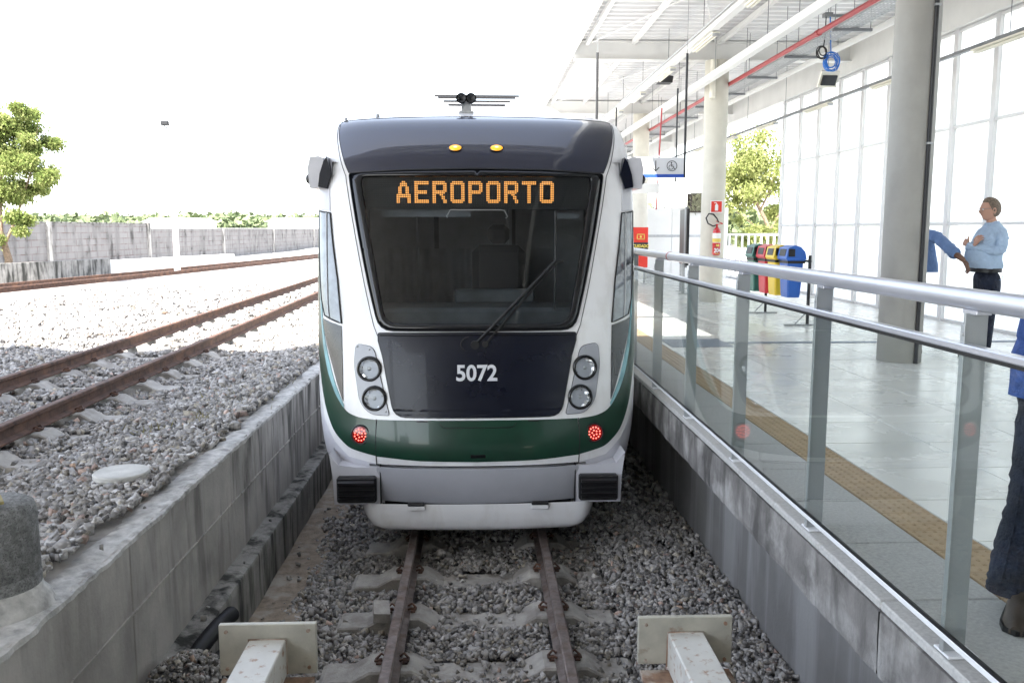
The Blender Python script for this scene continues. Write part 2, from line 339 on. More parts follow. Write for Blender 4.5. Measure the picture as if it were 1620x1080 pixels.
for i in range(N + 1):
    y = 1.6 + 18.4 * (i / N) ** 1.35; e = -1.772 + .004 * math.sin(y * 13) * math.sin(y * 5.1) + rnd.uniform(-.005, .005)
    h = lambda: rnd.uniform(-.006, .008)
    rows.append([(-2.12, y, .88), (-2.05, y, .90), (-1.97, y, .925), (-1.92, y, .938 + h() * .5), (-1.86, y, .942 + h() * .6), (-1.80, y, .940 + h() * .6), (e, y, .930 + h() * .6), (e + .004, y, .905 + .01 * rnd.random()), (-1.785, y, .895)])
g.grid(rows, smooth=False); part('mortar_coping', g, 'rough_mortar', rw)
g = MB(); rows = []
for i in range(200):
    y = 4.3 + 16 * (i / 199) ** 1.3; e = -1.648 + rnd.uniform(-.004, .004)
    rows.append([(-1.79, y, .125 + rnd.uniform(-.004, .004)), (-1.74, y, .118 + rnd.uniform(-.004, .004)), (-1.69, y, .118 + rnd.uniform(-.004, .004)), (e, y, .110), (e + .004, y, .09), (-1.645, y, -.1), (-1.645, y, -.3)])
g.grid(rows, smooth=False); g.box(-1.79, -1.645, 20.3, 60, -.3, .115)
dl = part('drain_ledge', g, 'ledge_concrete', loc=(-1.7, 5, -.3)); tag(dl, 'low dark stained concrete ledge along the foot of the left retaining wall', 'ledge')
# right side of the pit: lower wall, overhanging platform edge
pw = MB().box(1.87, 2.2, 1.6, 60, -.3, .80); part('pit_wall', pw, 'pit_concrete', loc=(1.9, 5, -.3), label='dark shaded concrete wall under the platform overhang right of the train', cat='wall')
pf = thing('platform', None, None, (1.5, 5, .8)); tag(pf, kind='structure')
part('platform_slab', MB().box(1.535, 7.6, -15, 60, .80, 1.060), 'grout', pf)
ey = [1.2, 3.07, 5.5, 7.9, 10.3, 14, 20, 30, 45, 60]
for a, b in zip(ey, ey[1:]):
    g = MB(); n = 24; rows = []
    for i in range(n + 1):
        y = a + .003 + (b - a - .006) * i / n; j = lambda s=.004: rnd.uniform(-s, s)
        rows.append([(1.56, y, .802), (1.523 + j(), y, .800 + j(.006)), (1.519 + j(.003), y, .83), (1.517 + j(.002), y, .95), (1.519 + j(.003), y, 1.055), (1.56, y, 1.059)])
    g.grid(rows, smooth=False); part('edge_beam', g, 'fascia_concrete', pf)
def tilemesh(nm, sx, sy, m, b=.003):
    return MB().box(-sx / 2 + .0025, sx / 2 - .0025, -sy / 2 + .0025, sy / 2 - .0025, 1.062, 1.10, b).mesh(nm, m)
mc = tilemesh('coping_tile', .475, .6, 'tile_coping', .006)
for k in range(48): share('coping_tile', mc, pf, (1.755 + rnd.uniform(-.001, .001), .37 + .6 * k, rnd.uniform(-.001, .001)))
dm = MB(); dm.box(-.1225, .1225, -.1225, .1225, 1.062, 1.099, .002)
for i in range(5):
    for j in range(5): dm.lathe([(.0115, 1.0985), (.009, 1.1025), (.004, 1.1035)], (-.1 + .05 * i, -.1 + .05 * j, 0), n=6, smooth=False)
mt_ = dm.mesh('tactile_tile', 'tactile_yellow')
for k in range(100): share('tactile_tile', mt_, pf, (2.122, 2.2 + .25 * k, rnd.uniform(-.0008, .0008)))
mw = [tilemesh('floor_tile', .7, .6, 'tile_white') for _ in range(1)][0]
for i in range(7):
    for k in range(40): share('floor_tile', mw, pf, (2.60 + .7 * i, 2.17 + .6 * k, rnd.uniform(-.0006, .0006)))
part('far_floor', MB().box(1.52, 7.15, 26.0, 60, 1.062, 1.10), 'tile_white', pf)
part('near_floor', MB().box(2.25, 7.15, -15, 1.86, 1.062, 1.10), 'tile_white', pf)
part('floor_strip', MB().box(2.30, 3.05, 10.12, 10.86, 1.1005, 1.104).box(3.05, 7.1, 10.42, 10.56, 1.1005, 1.104), 'strip_blue', pf)
part('concrete_apron', MB().box(-14, 1.5, -15, 1.55, -.3, 1.09), 'coping_concrete', kind='structure')
# ------------------------------------------------------------ rails and sleepers
def rail_prof(w=.066, h=.135, f=.12):
    return [(-f / 2, 0), (f / 2, 0), (f / 2, .012), (.012, .03), (.009, h - .045), (w / 2, h - .032), (w / 2, h - .006), (w / 2 - .008, h), (-w / 2 + .008, h), (-w / 2, h - .006), (-w / 2, h - .032), (-.009, h - .045), (-.012, .03), (-f / 2, .012)]
def rail(name, pts, m, root, ztop, h=.135, sc=1.):
    mb = MB(); pr = [(a * sc, b * (h / .135)) for a, b in rail_prof()]; rows = []
    for i, p in enumerate(pts):
        q0 = Vector(pts[max(0, i - 1)]); q1 = Vector(pts[min(len(pts) - 1, i + 1)]); d = (q1 - q0).normalized(); nrm = Vector((d.y, -d.x))
        rows.append([(p[0] + nrm.x * a, p[1] + nrm.y * a, ztop - h + b) for a, b in pr])
    mb.grid(rows, smooth=False, close=True); return part(name, mb, m, root)
def sleeper_mesh(nm, hump=.03, half=.97, seat=.53, drop=.062, wd=.25):
    xs = [-half, -half + .03, -seat - .24, -seat - .13, -seat + .13, -seat + .26, 0, seat - .26, seat - .13, seat + .13, seat + .24, half - .03, half]
    zs = [-.02, 0, 0, drop, drop, -.012, -.012, -.012, drop, drop, 0, 0, -.02]
    rows = [[(x, -wd / 2 - .012, -.15), (x, -wd / 2, z - .012), (x, -wd / 2 + .012, z), (x, wd / 2 - .012, z), (x, wd / 2, z - .012), (x, wd / 2 + .012, -.15)] for x, z in zip(xs, zs)]
    mb = MB().grid(rows, smooth=False); k = len(mb.v)
    mb.f.append(tuple(range(6))[::-1]); mb.f.append(tuple(range(k - 6, k))); mb.sm += [False, False]; return mb.mesh(nm, 'sleeper_concrete')
def clip_mesh(seat, s):
    mb = MB()
    if 1:
        mb.box(seat + s * .08 - .016, seat + s * .08 + .016, -.035, .035, .060, .072)
        mb.tube([(seat + s * .05, -.03, .085), (seat + s * .075, -.045, .10), (seat + s * .10, -.03, .085), (seat + s * .10, .02, .075), (seat + s * .07, .045, .095), (seat + s * .045, .03, .085)], .008, 6)
    return mb.mesh('clip', 'rust_rail')
clips = [clip_mesh(a * .53, b) for a in (-1, 1) for b in (-1, 1)]
def track(label, x0, y0, y1, ztop, slope, sl_y, smat, rmat='rust_rail'):
    t = thing('railway_track', label, 'railway track', (x0, y0, ztop - .14))
    for s in (-1, 1): rail('rail', [(x0 + s * .53 + slope * (y - y0), y) for y in [y0 + (y1 - y0) * i / 20 for i in range(21)]], rmat, t, ztop)
    for y in sl_y:
        x = x0 + slope * (y - y0)
        o = share('sleeper', smat, t, (x + rnd.uniform(-.012, .012), y + rnd.uniform(-.02, .02), ztop - .199 + rnd.uniform(-.004, .004)), rnd.uniform(-.012, .012) - slope)
        if y < 11:
            for cm_ in clips:
                c = bpy.data.objects.new('clip', cm_); C.objects.link(c); c.parent = o
    return t
sm1 = sleeper_mesh('sleeper')
tk = track('worn steel rails on concrete sleepers in the pit under the train', -.012, 2.2, 60, 0, 0, [3.62 + .7 * i for i in range(26)], sm1, 'worn_steel')
tk2 = track('raised rusty brown rails on concrete sleepers left of the retaining wall', -3.93, 2.0, 75, 1.10, -.0125, [3.1 + .705 * i for i in range(60)], sm1)
# far curved track
ft = thing('railway_track', 'farthest rusty track curving past the parapet and the block wall', 'railway track', (-11, 30, .93))
def arc(off): return [(-14.6 + off + (y - 10) * .195 - .00145 * (y - 10) ** 2, y) for y in [8 + 2.0 * i for i in range(34)]]
for off in (0, 1.07): rail('rail', arc(off), 'rust_rail', ft, 1.10)
# rail stop block and sleeper-side bits on the raised track
part('rail_joint_block', MB().box(-4.39, -4.20, 6.93, 7.10, 1.0, 1.10, .008), 'rust_rail', tk2)
# ------------------------------------------------------------ ballast stones
def stones(name, pos, size, seed, label=None, pink=.04, flat=.75):
    r = np.random.default_rng(seed); n = len(pos)
    base = np.array([(x, y, z) for x in (-1, 1) for y in (-1, 1) for z in (-1, 1)]) * .68
    F = np.array([(0, 1, 3), (0, 3, 2), (4, 6, 7), (4, 7, 5), (0, 4, 5), (0, 5, 1), (2, 3, 7), (2, 7, 6), (0, 2, 6), (0, 6, 4), (1, 5, 7), (1, 7, 3)])
    V = base[None] * r.uniform(.72, 1.2, (n, 8, 1)) * r.uniform(.6, 1.25, (n, 8, 3)) * np.stack([r.uniform(.8, 1.45, n), r.uniform(.65, 1.05, n), r.uniform(.4, .8, n)], 1)[:, None, :]
    q = r.normal(size=(n, 4)); q[:, 1:3] *= .45; q /= np.linalg.norm(q, axis=1)[:, None]; a, b, c, d = q.T
    M = np.stack([1 - 2 * (c * c + d * d), 2 * (b * c - a * d), 2 * (b * d + a * c), 2 * (b * c + a * d), 1 - 2 * (b * b + d * d), 2 * (c * d - a * b), 2 * (b * d - a * c), 2 * (c * d + a * b), 1 - 2 * (b * b + c * c)], 1).reshape(n, 3, 3)
    V = np.einsum('nij,nkj->nki', M, V) * np.asarray(size)[:, None, None] + pos[:, None, :]
    me = bpy.data.meshes.new(name); me.vertices.add(n * 8); me.vertices.foreach_set('co', V.reshape(-1).astype(np.float32))
    me.loops.add(n * 36); me.loops.foreach_set('vertex_index', (F[None] + 8 * np.arange(n)[:, None, None]).reshape(-1).astype(np.int32))
    me.polygons.add(n * 12); me.polygons.foreach_set('loop_start', np.arange(0, n * 36, 3, dtype=np.int32)); me.update(calc_edges=True)
    t = r.normal(.33, .10, n).clip(.10, .62); col = np.stack([t * 1.0, t * .955, t * .91], 1)
    m = r.random(n) < pink; col[m] *= np.array([1.15, .90, .80]); m2 = r.random(n) < .05; col[m2] *= .55; m3 = r.random(n) < .10; col[m3] *= np.array([1.05, 1.0, .88])
    at = me.color_attributes.new('tone', 'FLOAT_COLOR', 'POINT'); c4 = np.ones((n, 8, 4), np.float32); c4[:, :, :3] = col[:, None, :]; at.data.foreach_set('color', c4.reshape(-1))
    me.materials.append(MT['stone']); me.validate(); o = bpy.data.objects.new(name, me); C.objects.link(o); tag(o, label, 'gravel', kind='stuff'); return o
nr = np.random.default_rng(3)
def left_z(x, y): # raised ballast surface
    d = np.abs(x + 3.93 + .0125 * (y - 2)); s = np.clip((d - 1.05) / .9, 0, 1)
    return .892 - .012 * np.clip((np.abs(x + 3.93) - .56) / .1, 0, 1) + .08 * s + .012 * np.sin(3.1 * x + 1.7 * y) + .012 * np.sin(7 * x - 4 * y)
P = []; Z = []
for (ya, yb, dens, sz) in ((2.6, 5.5, 1900, .0235), (5.5, 8, 1500, .0240), (8, 11, 950, .026), (11, 16, 360, .031), (16, 24, 120, .044)):
    A = (8.0) * (yb - ya); n = int(A * dens); x = nr.uniform(-9.9, -1.90, n); y = nr.uniform(ya, yb, n)
    keep = (x > -.66 * y - 1.2) & (x < -1.915 + .05 * np.sin(y * 3.3) * np.sin(y * 8.1 + 1) - .03 * nr.random(n) ** 2 + .0)
    x = x[keep]; y = y[keep]; n = len(x)
    xr = x + 3.93 + .0125 * (y - 2)
    # stones heaped off the sleepers' ends, fewer on the sleeper tops
    sy = (y - 3.1) / .705; fr = np.abs(sy - np.round(sy)) * .705; on = (fr < .13) & (np.abs(xr) < .98)
    k2 = ~(on & (nr.random(n) < .90)); rl = np.abs(np.abs(xr) - .53) < .075; k2 &= ~rl
    x, y, xr, fr = x[k2], y[k2], xr[k2], fr[k2]; n = len(x)
    z = left_z(x, y) + nr.uniform(-.004, .022, n); z += .012 * np.clip((x + 2.25) / .3, 0, 1)
    P.append(np.stack([x, y, z], 1)); Z.append(nr.lognormal(0, .28, n) * sz)
stones('ballast_stones', np.concatenate(P), np.concatenate(Z), 5, 'loose grey crushed stone heaped round the raised left track')
P = []; Z = []
for (ya, yb, dens, sz) in ((3.0, 5.5, 2100, .0200), (5.5, 8, 1700, .0205), (8, 12, 600, .026)):
    n = int(3.5 * (yb - ya) * dens); x = nr.uniform(-1.55, 1.86, n); y = nr.uniform(ya, yb, n)
    tz = -1.40 + .05 * np.sin(3 * y) + .03 * np.sin(11 * y); keep = (x > tz) | (nr.random(n) < .035)
    sy = (y - 3.62) / .7; fr = np.abs(sy - np.round(sy)) * .7; on = (fr < .13) & (np.abs(x) < .96)
    keep &= ~(on & (nr.random(n) < np.where(x < -.5, .96, .85))); keep &= ~(np.abs(np.abs(x + .012) - .53) < .07)
    x, y, fr = x[keep], y[keep], fr[keep]; n = len(x)
    t = np.clip((x + 1.46) / .42, 0, 1); z = -.262 + .060 * t * t * (3 - 2 * t) + .014 * np.sin(x * 9 + y * 5) + nr.uniform(-.004, .022, n)
    z += .06 * np.clip((x - .95) / .25, 0, 1) - .045 * np.clip((-.50 - x) / .1, 0, 1) * np.clip((1.45 + x) / .2, 0, 1)
    P.append(np.stack([x, y, z], 1)); Z.append(nr.lognormal(0, .28, n) * sz)
stones('ballast_stones', np.concatenate(P), np.concatenate(Z), 6, 'grey crushed stone filling the pit between and beside the rails', pink=.02)
n = 2600; a = nr.uniform(0, 2 * math.pi, n); q = nr.random(n) ** .6
x = -1.58 + .40 * q * np.cos(a); y = 4.38 + .60 * q * np.sin(a); k = (x > -1.76); x, y, q = x[k], y[k], q[k]
stones('gravel_pile', np.stack([x, y, -.18 + .42 * (1 - q ** 1.6) + nr.uniform(-.01, .02, len(x))], 1), nr.lognormal(0, .3, len(x)) * .0135, 8, 'small heap of fine gravel at the end of the left ledge')
core = MB().lathe([(.40, -.26), (.34, -.16), (.22, 0), (.10, .11), (0, .14)], (0, 0, 0), 20)
core.v = [(v[0] * .85 - 1.55, v[1] * 1.4 + 4.42, v[2] + .04) for v in core.v]; struct('gravel_pile_core', core, 'bed_gravel')
# loose stones and a broken block near the sleepers
part('broken_block', MB().obox((-.68, 5.66, -.10), .11, .17, .07, Euler((.15, .1, .15)).to_matrix()), 'sleeper_concrete', loc=(-.68, 5.66, -.13), label='small broken concrete block lying against the left rail', cat='concrete block')
for (x, y, z, s) in ((-1.70, 5.1, .135, .02), (-1.71, 5.9, .135, .017), (-1.67, 6.3, .13, .014)):
    pass
stones('loose_stones', np.array([(-1.70, 5.1, .135), (-1.715, 5.25, .135), (-1.69, 6.0, .132), (-1.72, 6.9, .132), (-1.55, 5.9, -.25), (-1.5, 6.6, -.25), (-1.58, 7.3, -.25), (-1.84, 4.1, .97), (-1.86, 4.7, .97)]), [.022, .014, .016, .015, .014, .018, .012, .018, .016], 9, 'few single stones lying on the ledge and wall top')

g = MB()
for (cx, cy, n_) in ((-2.25, 7.1, 40), (-2.1, 7.7, 50), (-2.3, 8.2, 40), (-2.55, 6.6, 20), (-2.0, 8.8, 30)):
    for _ in range(n_):
        x = cx + rnd.gauss(0, .10); y = cy + rnd.gauss(0, .16); h = rnd.uniform(.025, .07); a = rnd.uniform(0, 6.28); dx, dy = .006 * math.cos(a), .006 * math.sin(a)
        lx, ly = rnd.gauss(0, .03), rnd.gauss(0, .03); g.add([(x - dx, y - dy, .93), (x + dx, y + dy, .93), (x + lx, y + ly, .94 + h)], [(0, 1, 2)])
tag(part('dry_weeds', g, 'dry_grass', loc=(-2.2, 7.6, .93)), 'thin dry weeds sprouting in the ballast beside the retaining wall', 'weeds', kind='stuff')
# ------------------------------------------------------------ glass railing
rl_ = thing('glass_railing', 'silver tube handrail on flat posts with glass panes along the platform edge', 'railing', (1.57, 2.66, 1.1))
pys = [1.455 + 1.205 * k for k in range(8)]
for k, y in enumerate(pys):
    p = part('post', MB().box(1.535, 1.61, y - .006, y + .006, 1.108, 2.236, .002).box(1.531, 1.537, y - .012, y + .012, 1.108, 2.2, .002), 'alu_post', rl_)
    part('base_plate', MB().box(1.530, 1.635, y - .05, y + .045, 1.101, 1.110, .003), 'white_bar', p)
    b = MB()
    for z in (1.155, 1.24, 2.12, 2.17): b.cyl((1.527, y - .004, z), (1.532, y - .004, z), .006, n=8)
    part('bolt', b, 'galv', p)
    part('saddle', MB().box(1.55, 1.60, y - .04, y + .04, 2.232, 2.246, .002), 'alu', p)
hr = part('handrail', MB().cyl((1.572, 1.2, 2.277), (1.572, 9.95, 2.277), .0345, n=28), 'alu', rl_)
part('sleeve', MB().cyl((1.572, 7.05, 2.277), (1.572, 7.075, 2.277), .0365, n=28), 'red_pipe', hr)
part('mid_rail', MB().box(1.512, 1.552, 1.3, 9.92, 2.118, 2.142, .004), 'alu', rl_)
part('gasket', MB().box(1.516, 1.530, 1.3, 9.92, 2.106, 2.118), 'black_rubber', rl_)
part('bottom_rail', MB().box(1.513, 1.530, 1.3, 9.92, 1.165, 1.185, .003), 'white_bar', rl_)
part('lower_gasket', MB().box(1.517, 1.526, 1.3, 9.92, 1.185, 1.197), 'black_rubber', rl_)
for a, b in zip(pys, pys[1:]):
    part('glass_pane', MB().box(1.518, 1.524, a + .004, b - .004, 1.197, 2.106), 'rail_glass', rl_)
# ------------------------------------------------------------ canopy
cn = thing('platform_canopy', 'white steel canopy with ribbed underside over the platform', 'canopy', (4.5, 9, 5.6))
g = MB(); rows = []; y = 4.0
while y < 46:
    for dy, z in ((0, 6.02), (.03, 5.98), (.12, 5.98), (.15, 6.02)): rows.append([(1.80, y + dy, z), (3.6, y + dy, z + .004), (5.4, y + dy, z), (7.3, y + dy, z)])
    y += .27
g.grid(rows, smooth=False); g.box(1.8, 7.3, -15, 4.0, 6.0, 6.05); g.box(1.8, 7.3, -15, 46, 6.06, 6.12)
part('roof_deck', g, 'roof_deck', cn)
part('edge_gutter', MB().box(1.70, 1.80, -15, 46, 5.72, 6.13, .01), 'roof_white', cn)
part('edge_tube', MB().box(2.0, 2.07, -15, 46, 5.88, 5.96), 'roof_white', cn)
for k in range(-1, 6):
    yc = 9.0 + 7.6 * k
    part('girder', MB().box(1.8, 7.16, yc - .09, yc + .09, 5.62, 5.64).box(1.8, 7.16, yc - .006, yc + .006, 5.64, 5.94).box(1.8, 7.16, yc - .09, yc + .09, 5.94, 5.96), 'roof_white', cn)
for x in (2.9, 4.5, 6.1):
    part('purlin', MB().box(x - .035, x + .035, -15, 46, 5.90, 5.975), 'roof_white', cn)
for k in range(4):
    for s in (0, 1):
        y0 = 9.2 + 7.6 * k; y1 = y0 + 7.2; xa, xb = (2.1, 4.4) if s == 0 else (4.4, 2.1)
        part('brace', MB().cyl((xa, y0, 5.9), (xb, y1, 5.9), .012, n=6), 'roof_white', cn)
def column(y, m, conduit, label, r=.222):
    c = thing('concrete_column', label, 'column', (4.5, y, 1.1), 'round columns holding up the canopy')
    s = MB().cyl((4.5, y, 1.1), (4.5, y, 5.62), r, n=48); part('shaft', s, m, c)
    if conduit:
        p = [(4.5 + (r + .012) * math.cos(conduit), y + (r + .012) * math.sin(conduit), z) for z in (1.1, 5.6)]
        q = part('conduit', MB().cyl(p[0], p[1], .022, n=12), 'black_rod', c)
        for z in (1.9, 3.35, 4.7): part('conduit_clip', MB().box(p[0][0] - .03, p[0][0] + .03, p[0][1] - .03, p[0][1] + .02, z, z + .02), 'galv', c)
    return c
column(9.0, 'column_shaded', -math.pi * .40 + .0, 'nearest thick concrete column, coloured darker for shade, with a black conduit down its side')
c2 = column(16.6, 'column_lit', 0, 'cream round column carrying the red fire extinguisher')
c3 = column(24.2, 'column_lit', 0, 'cream round column behind the red warning board')
column(31.8, 'column_lit', 0, 'farthest thin cream column deep under the canopy')
# downpipe on the second column
part('downpipe', MB().tube([(4.36, 16.33, 5.6), (4.36, 16.33, 5.35), (4.34, 16.30, 5.2), (4.34, 16.28, 4.9)], .055, 14), 'fixture_cream', loc=(4.36, 16.3, 4.9), label='short white rain pipe elbow at the top of the second column', cat='pipe')
part('cable_loops', MB().tube([(4.0 + .06 * math.sin(k * .9), 23.9, 4.8 - .09 * k) for k in range(16)], .012, 6).tube([(4.0 + .10 * math.cos(t), 23.88, 3.95 + .12 * math.sin(t)) for t in [k * .6 for k in range(21)]], .01, 6), 'galv', loc=(4, 23.9, 3.8), label='loose grey cable looped on the third column', cat='cable')
# ------------------------------------------------------------ curtain wall
cw = thing('curtain_wall', 'tall frosted glass wall in pale frames behind the men on the platform', 'glass wall', (7.15, 12, 1.1))
mys = [3.62 + 1.04 * k for k in range(17)]
for y in mys: part('mullion', MB().box(7.08, 7.20, y - .055, y + .055, 1.10, 5.42, .003), 'mullion', cw)
for z in (1.12, 2.575, 4.0, 5.39): part('transom', MB().box(7.095, 7.185, mys[0], mys[-1], z - .022, z + .022, .002), 'mullion', cw)
for a, b in zip(mys, mys[1:]):
    for z0, z1 in ((1.14, 2.55), (2.6, 3.975), (4.025, 5.37)): part('glass_panel', MB().box(7.13, 7.142, a + .055, b - .055, z0, z1), 'frosted_panel', cw)
part('spandrel_beam', MB().box(7.02, 7.25, -15, 46, 5.42, 6.0, .01), 'roof_white', loc=(7.15, 10, 5.42), label='deep white beam along the head of the frosted glass wall', cat='beam')
# wall that closes the near end behind the frame of view
part('end_partition', MB().box(7.05, 7.25, -15, 3.5, 1.1, 5.42), 'roof_white', loc=(7.15, -5, 1.1), label='plain white wall continuing the glass wall out of view', cat='wall')
# ------------------------------------------------------------ services under the canopy
def wires(xs_z, ys_, m, root):
    for x, z0, z1 in xs_z:
        for y in ys_: part('hanger', MB().cyl((x, y, z0), (x, y, z1), .006, n=5), m, root)
tr = thing('light_trunking', 'white ceiling trunking with strip lights running along the canopy near its edge', 'trunking', (3.35, 12, 5.3))
part('channel', MB().box(3.30, 3.42, 5, 44, 5.30, 5.40, .004), 'roof_white', tr); part('cable_pipe', MB().cyl((3.27, 5, 5.38), (3.27, 44, 5.38), .018, n=8), 'galv', tr)
wires([(3.36, 5.4, 5.98)], [6 + 2.4 * k for k in range(14)], 'dark_galv', tr)
tr2 = thing('light_trunking', 'second white ceiling trunking nearer the middle of the canopy', 'trunking', (4.05, 12, 5.1))
part('channel', MB().box(4.0, 4.12, 5, 44, 5.06, 5.17, .004), 'roof_white', tr2); wires([(4.06, 5.17, 5.98)], [7 + 2.7 * k for k in range(12)], 'dark_galv', tr2)
def fixture(x, y, z, label, ln=1.25):
    f = thing('strip_light', label, 'ceiling light', (x, y, z), 'strip lights under the canopy')
    part('housing', MB().box(x - .06, x + .06, y, y + ln, z + .03, z + .055, .004), 'fixture_cream', f)
    part('tube', MB().cyl((x - .025, y + .03, z + .012), (x - .025, y + ln - .03, z + .012), .014, n=10).cyl((x + .025, y + .03, z + .012), (x + .025, y + ln - .03, z + .012), .014, n=10), 'fixture_cream', f)
    part('end_cap', MB().box(x - .05, x + .05, y - .01, y + .03, z - .008, z + .03, .003), 'galv', f); return f
for k in range(7):
    fixture(3.40, 9.9 + 2.75 * k, 5.235, ['nearest strip light on the outer ceiling trunking', 'second strip light along the outer ceiling trunking', 'third strip light along the outer trunking', 'fourth strip light along the outer trunking', 'fifth strip light of the outer trunking', 'sixth strip light of the outer trunking', 'farthest strip light of the outer trunking'][k])
cd = thing('conduit_run', 'dark grey suspended conduit crossing in front of the frosted glass wall', 'conduit', (6.5, 12, 4.85))
part('channel', MB().box(6.47, 6.53, 7, 44, 4.83, 4.875), 'dark_galv', cd); wires([(6.5, 4.87, 5.98)], [8.1 + 2.6 * k for k in range(12)], 'dark_galv', cd)
for k in range(6):
    fixture(6.5, 10.2 + 2.95 * k, 4.765, ['strip light hanging nearest, right of the big column', 'strip light just left of the big column', 'third strip light on the conduit before the glass wall', 'fourth strip light on the conduit before the glass wall', 'fifth strip light on the conduit before the glass wall', 'farthest strip light on the conduit before the glass wall'][k])
rp = thing('red_sprinkler_pipe', 'red fire pipe running the length of the canopy', 'pipe', (4.72, 12, 5.2))
part('pipe', MB().cyl((4.72, 4, 5.19), (4.72, 44, 5.19), .036, n=14), 'red_pipe', rp)
part('joint', MB().cyl((4.72, 12.2, 5.19), (4.72, 12.3, 5.19), .046, n=14).cyl((4.72, 18.2, 5.19), (4.72, 18.3, 5.19), .046, n=14), 'red_pipe', rp)
wires([(4.72, 5.2, 5.98)], [8 + 2.5 * k for k in range(14)], 'dark_galv', rp)
ct = thing('cable_tray', 'perforated grey cable tray beside the red pipe', 'cable tray', (5.1, 12, 5.2))
g = MB()
for x in (4.93, 4.98, 5.03, 5.08, 5.13, 5.18, 5.23): g.box(x - .009, x + .009, 6, 44, 5.235, 5.24)
for k in range(420): g.box(4.92, 5.24, 6 + .09 * k, 6.03 + .09 * k, 5.232, 5.235)
for x in (4.918, 5.24): g.box(x - .002, x + .002, 6, 44, 5.235, 5.30)
part('tray_mesh', g, 'galv', ct, kind='stuff')
for k in range(14):
    y = 8.3 + 1.9 * k; part('bracket', MB().box(4.88, 5.42, y, y + .05, 5.19, 5.228), 'dark_galv', ct)
wires([(4.90, 5.2, 5.98), (5.40, 5.2, 5.98)], [8.32 + 1.9 * k for k in range(14)], 'dark_galv', ct)
part('wall_pipe', MB().cyl((5.75, 6, 5.35), (5.75, 44, 5.35), .05, n=10), 'roof_white', loc=(5.75, 10, 5.35), label='white pipe along the canopy right of the cable tray', cat='pipe')
# junction bar, cables and floodlight (by the big column)
jb = thing('junction_box', 'grey junction box on a short ceiling bar over the hanging cables', 'junction box', (5.2, 12.9, 5.55))
part('box', MB().box(5.05, 5.17, 12.86, 12.98, 5.56, 5.62, .005), 'dark_galv', jb); part('bar', MB().box(5.17, 5.62, 12.9, 12.94, 5.565, 5.60), 'dark_galv', jb); part('rod', MB().cyl((5.12, 12.92, 5.62), (5.12, 12.92, 5.98), .006, n=5).cyl((5.5, 12.92, 5.6), (5.5, 12.92, 5.98), .006, n=5), 'dark_galv', jb)
def coil(cx, cy, cz, r, turns, seed, squash=1.):
    q = random.Random(seed); pts = []
    for i in range(turns * 14):
        t = 2 * math.pi * i / 14; k = 1 + .28 * math.sin(t * .37 + seed) + q.uniform(-.06, .06)
        pts.append((cx + r * k * math.cos(t), cy + .03 * math.sin(t * .21), cz + r * squash * k * math.sin(t) + .01 * math.sin(t * .5)))
    return pts
part('blue_cable', MB().tube([(5.14, 12.9, 5.57), (5.15, 12.88, 5.3), (5.16, 12.86, 5.02)], .009, 6).tube(coil(5.17, 12.86, 4.92, .095, 9, 2, 1.15), .006, 6), 'blue_cable', loc=(5.15, 12.9, 4.8), label='coil of bright blue cable hanging from the ceiling', cat='cable')
part('black_cable', MB().tube([(5.08, 12.9, 5.57), (5.07, 12.88, 5.3), (5.05, 12.87, 5.13)], .008, 6).tube(coil(5.03, 12.86, 5.06, .065, 4, 5, 1.2), .008, 6), 'black_rod', loc=(5.05, 12.9, 4.9), label='small coil of black cable beside the blue coil', cat='cable')
fl = thing('floodlight', 'square ceiling floodlight facing down below the blue cable coil', 'floodlight', (5.25, 13.1, 4.7))
M_ = Euler((R(-58), 0, R(4))).to_matrix()
part('case', MB().obox((5.24, 13.12, 4.72), .28, .25, .05, M_), 'fixture_cream', fl); part('lens', MB().obox((5.24, 13.085, 4.695), .22, .15, .03, M_), 'black_gloss', fl); part('bracket', MB().cyl((5.24, 13.14, 4.75), (5.24, 13.14, 5.98), .008, n=6), 'galv', fl)
# black projector box on the outer trunking
pr_ = part('speaker_horn', MB().prism([(3.58, 5.38), (3.86, 5.38), (3.88, 5.50), (3.72, 5.53)], 17.5, 17.8), 'black_rod', loc=(3.7, 17.6, 5.4)); tag(pr_, 'small black speaker fixed under the outer ceiling trunking', 'speaker')
# ------------------------------------------------------------ hanging signs
sg = thing('hanging_sign', 'grey hanging sign with a down arrow, wheelchair symbol and blue stripe', 'sign', (2.4, 12, 3.2))
part('board', MB().box(1.62, 2.83, 12.0, 12.04, 3.20, 3.475, .003), 'sign_grey', sg)
part('stripe', MB().box(1.62, 2.83, 11.994, 12.0, 3.20, 3.245), 'sign_blue', sg)
for x in (1.62, 2.845): part('rod', MB().cyl((x, 12.02, 3.2), (x, 12.02, 4.86), .017, n=8), 'black_rod', sg)
part('rod', MB().cyl((2.80, 12.35, 3.16), (2.80, 12.35, 4.45), .012, n=8), 'black_rod', sg)
part('cable', MB().cyl((1.62, 12.02, 4.86), (1.62, 12.02, 5.98), .004, n=4).cyl((2.845, 12.02, 4.86), (2.845, 12.02, 5.98), .004, n=4), 'dark_galv', sg)
def flatpoly(mb, pts, y, th=.002): mb.prism([(a, b) for a, b in pts], y - th, y, 'Y')
def stroke(mb, pts, wd, y):
    for (a, b), (c, d) in zip(pts, pts[1:]):
        L_ = math.hypot(c - a, d - b) or 1; nx, nz = -(d - b) / L_ * wd / 2, (c - a) / L_ * wd / 2
        ex, ez = (c - a) / L_ * wd * .3, (d - b) / L_ * wd * .3
        flatpoly(mb, [(a + nx - ex, b + nz - ez), (c + nx + ex, d + nz + ez), (c - nx + ex, d - nz + ez), (a - nx - ex, b - nz - ez)], y)
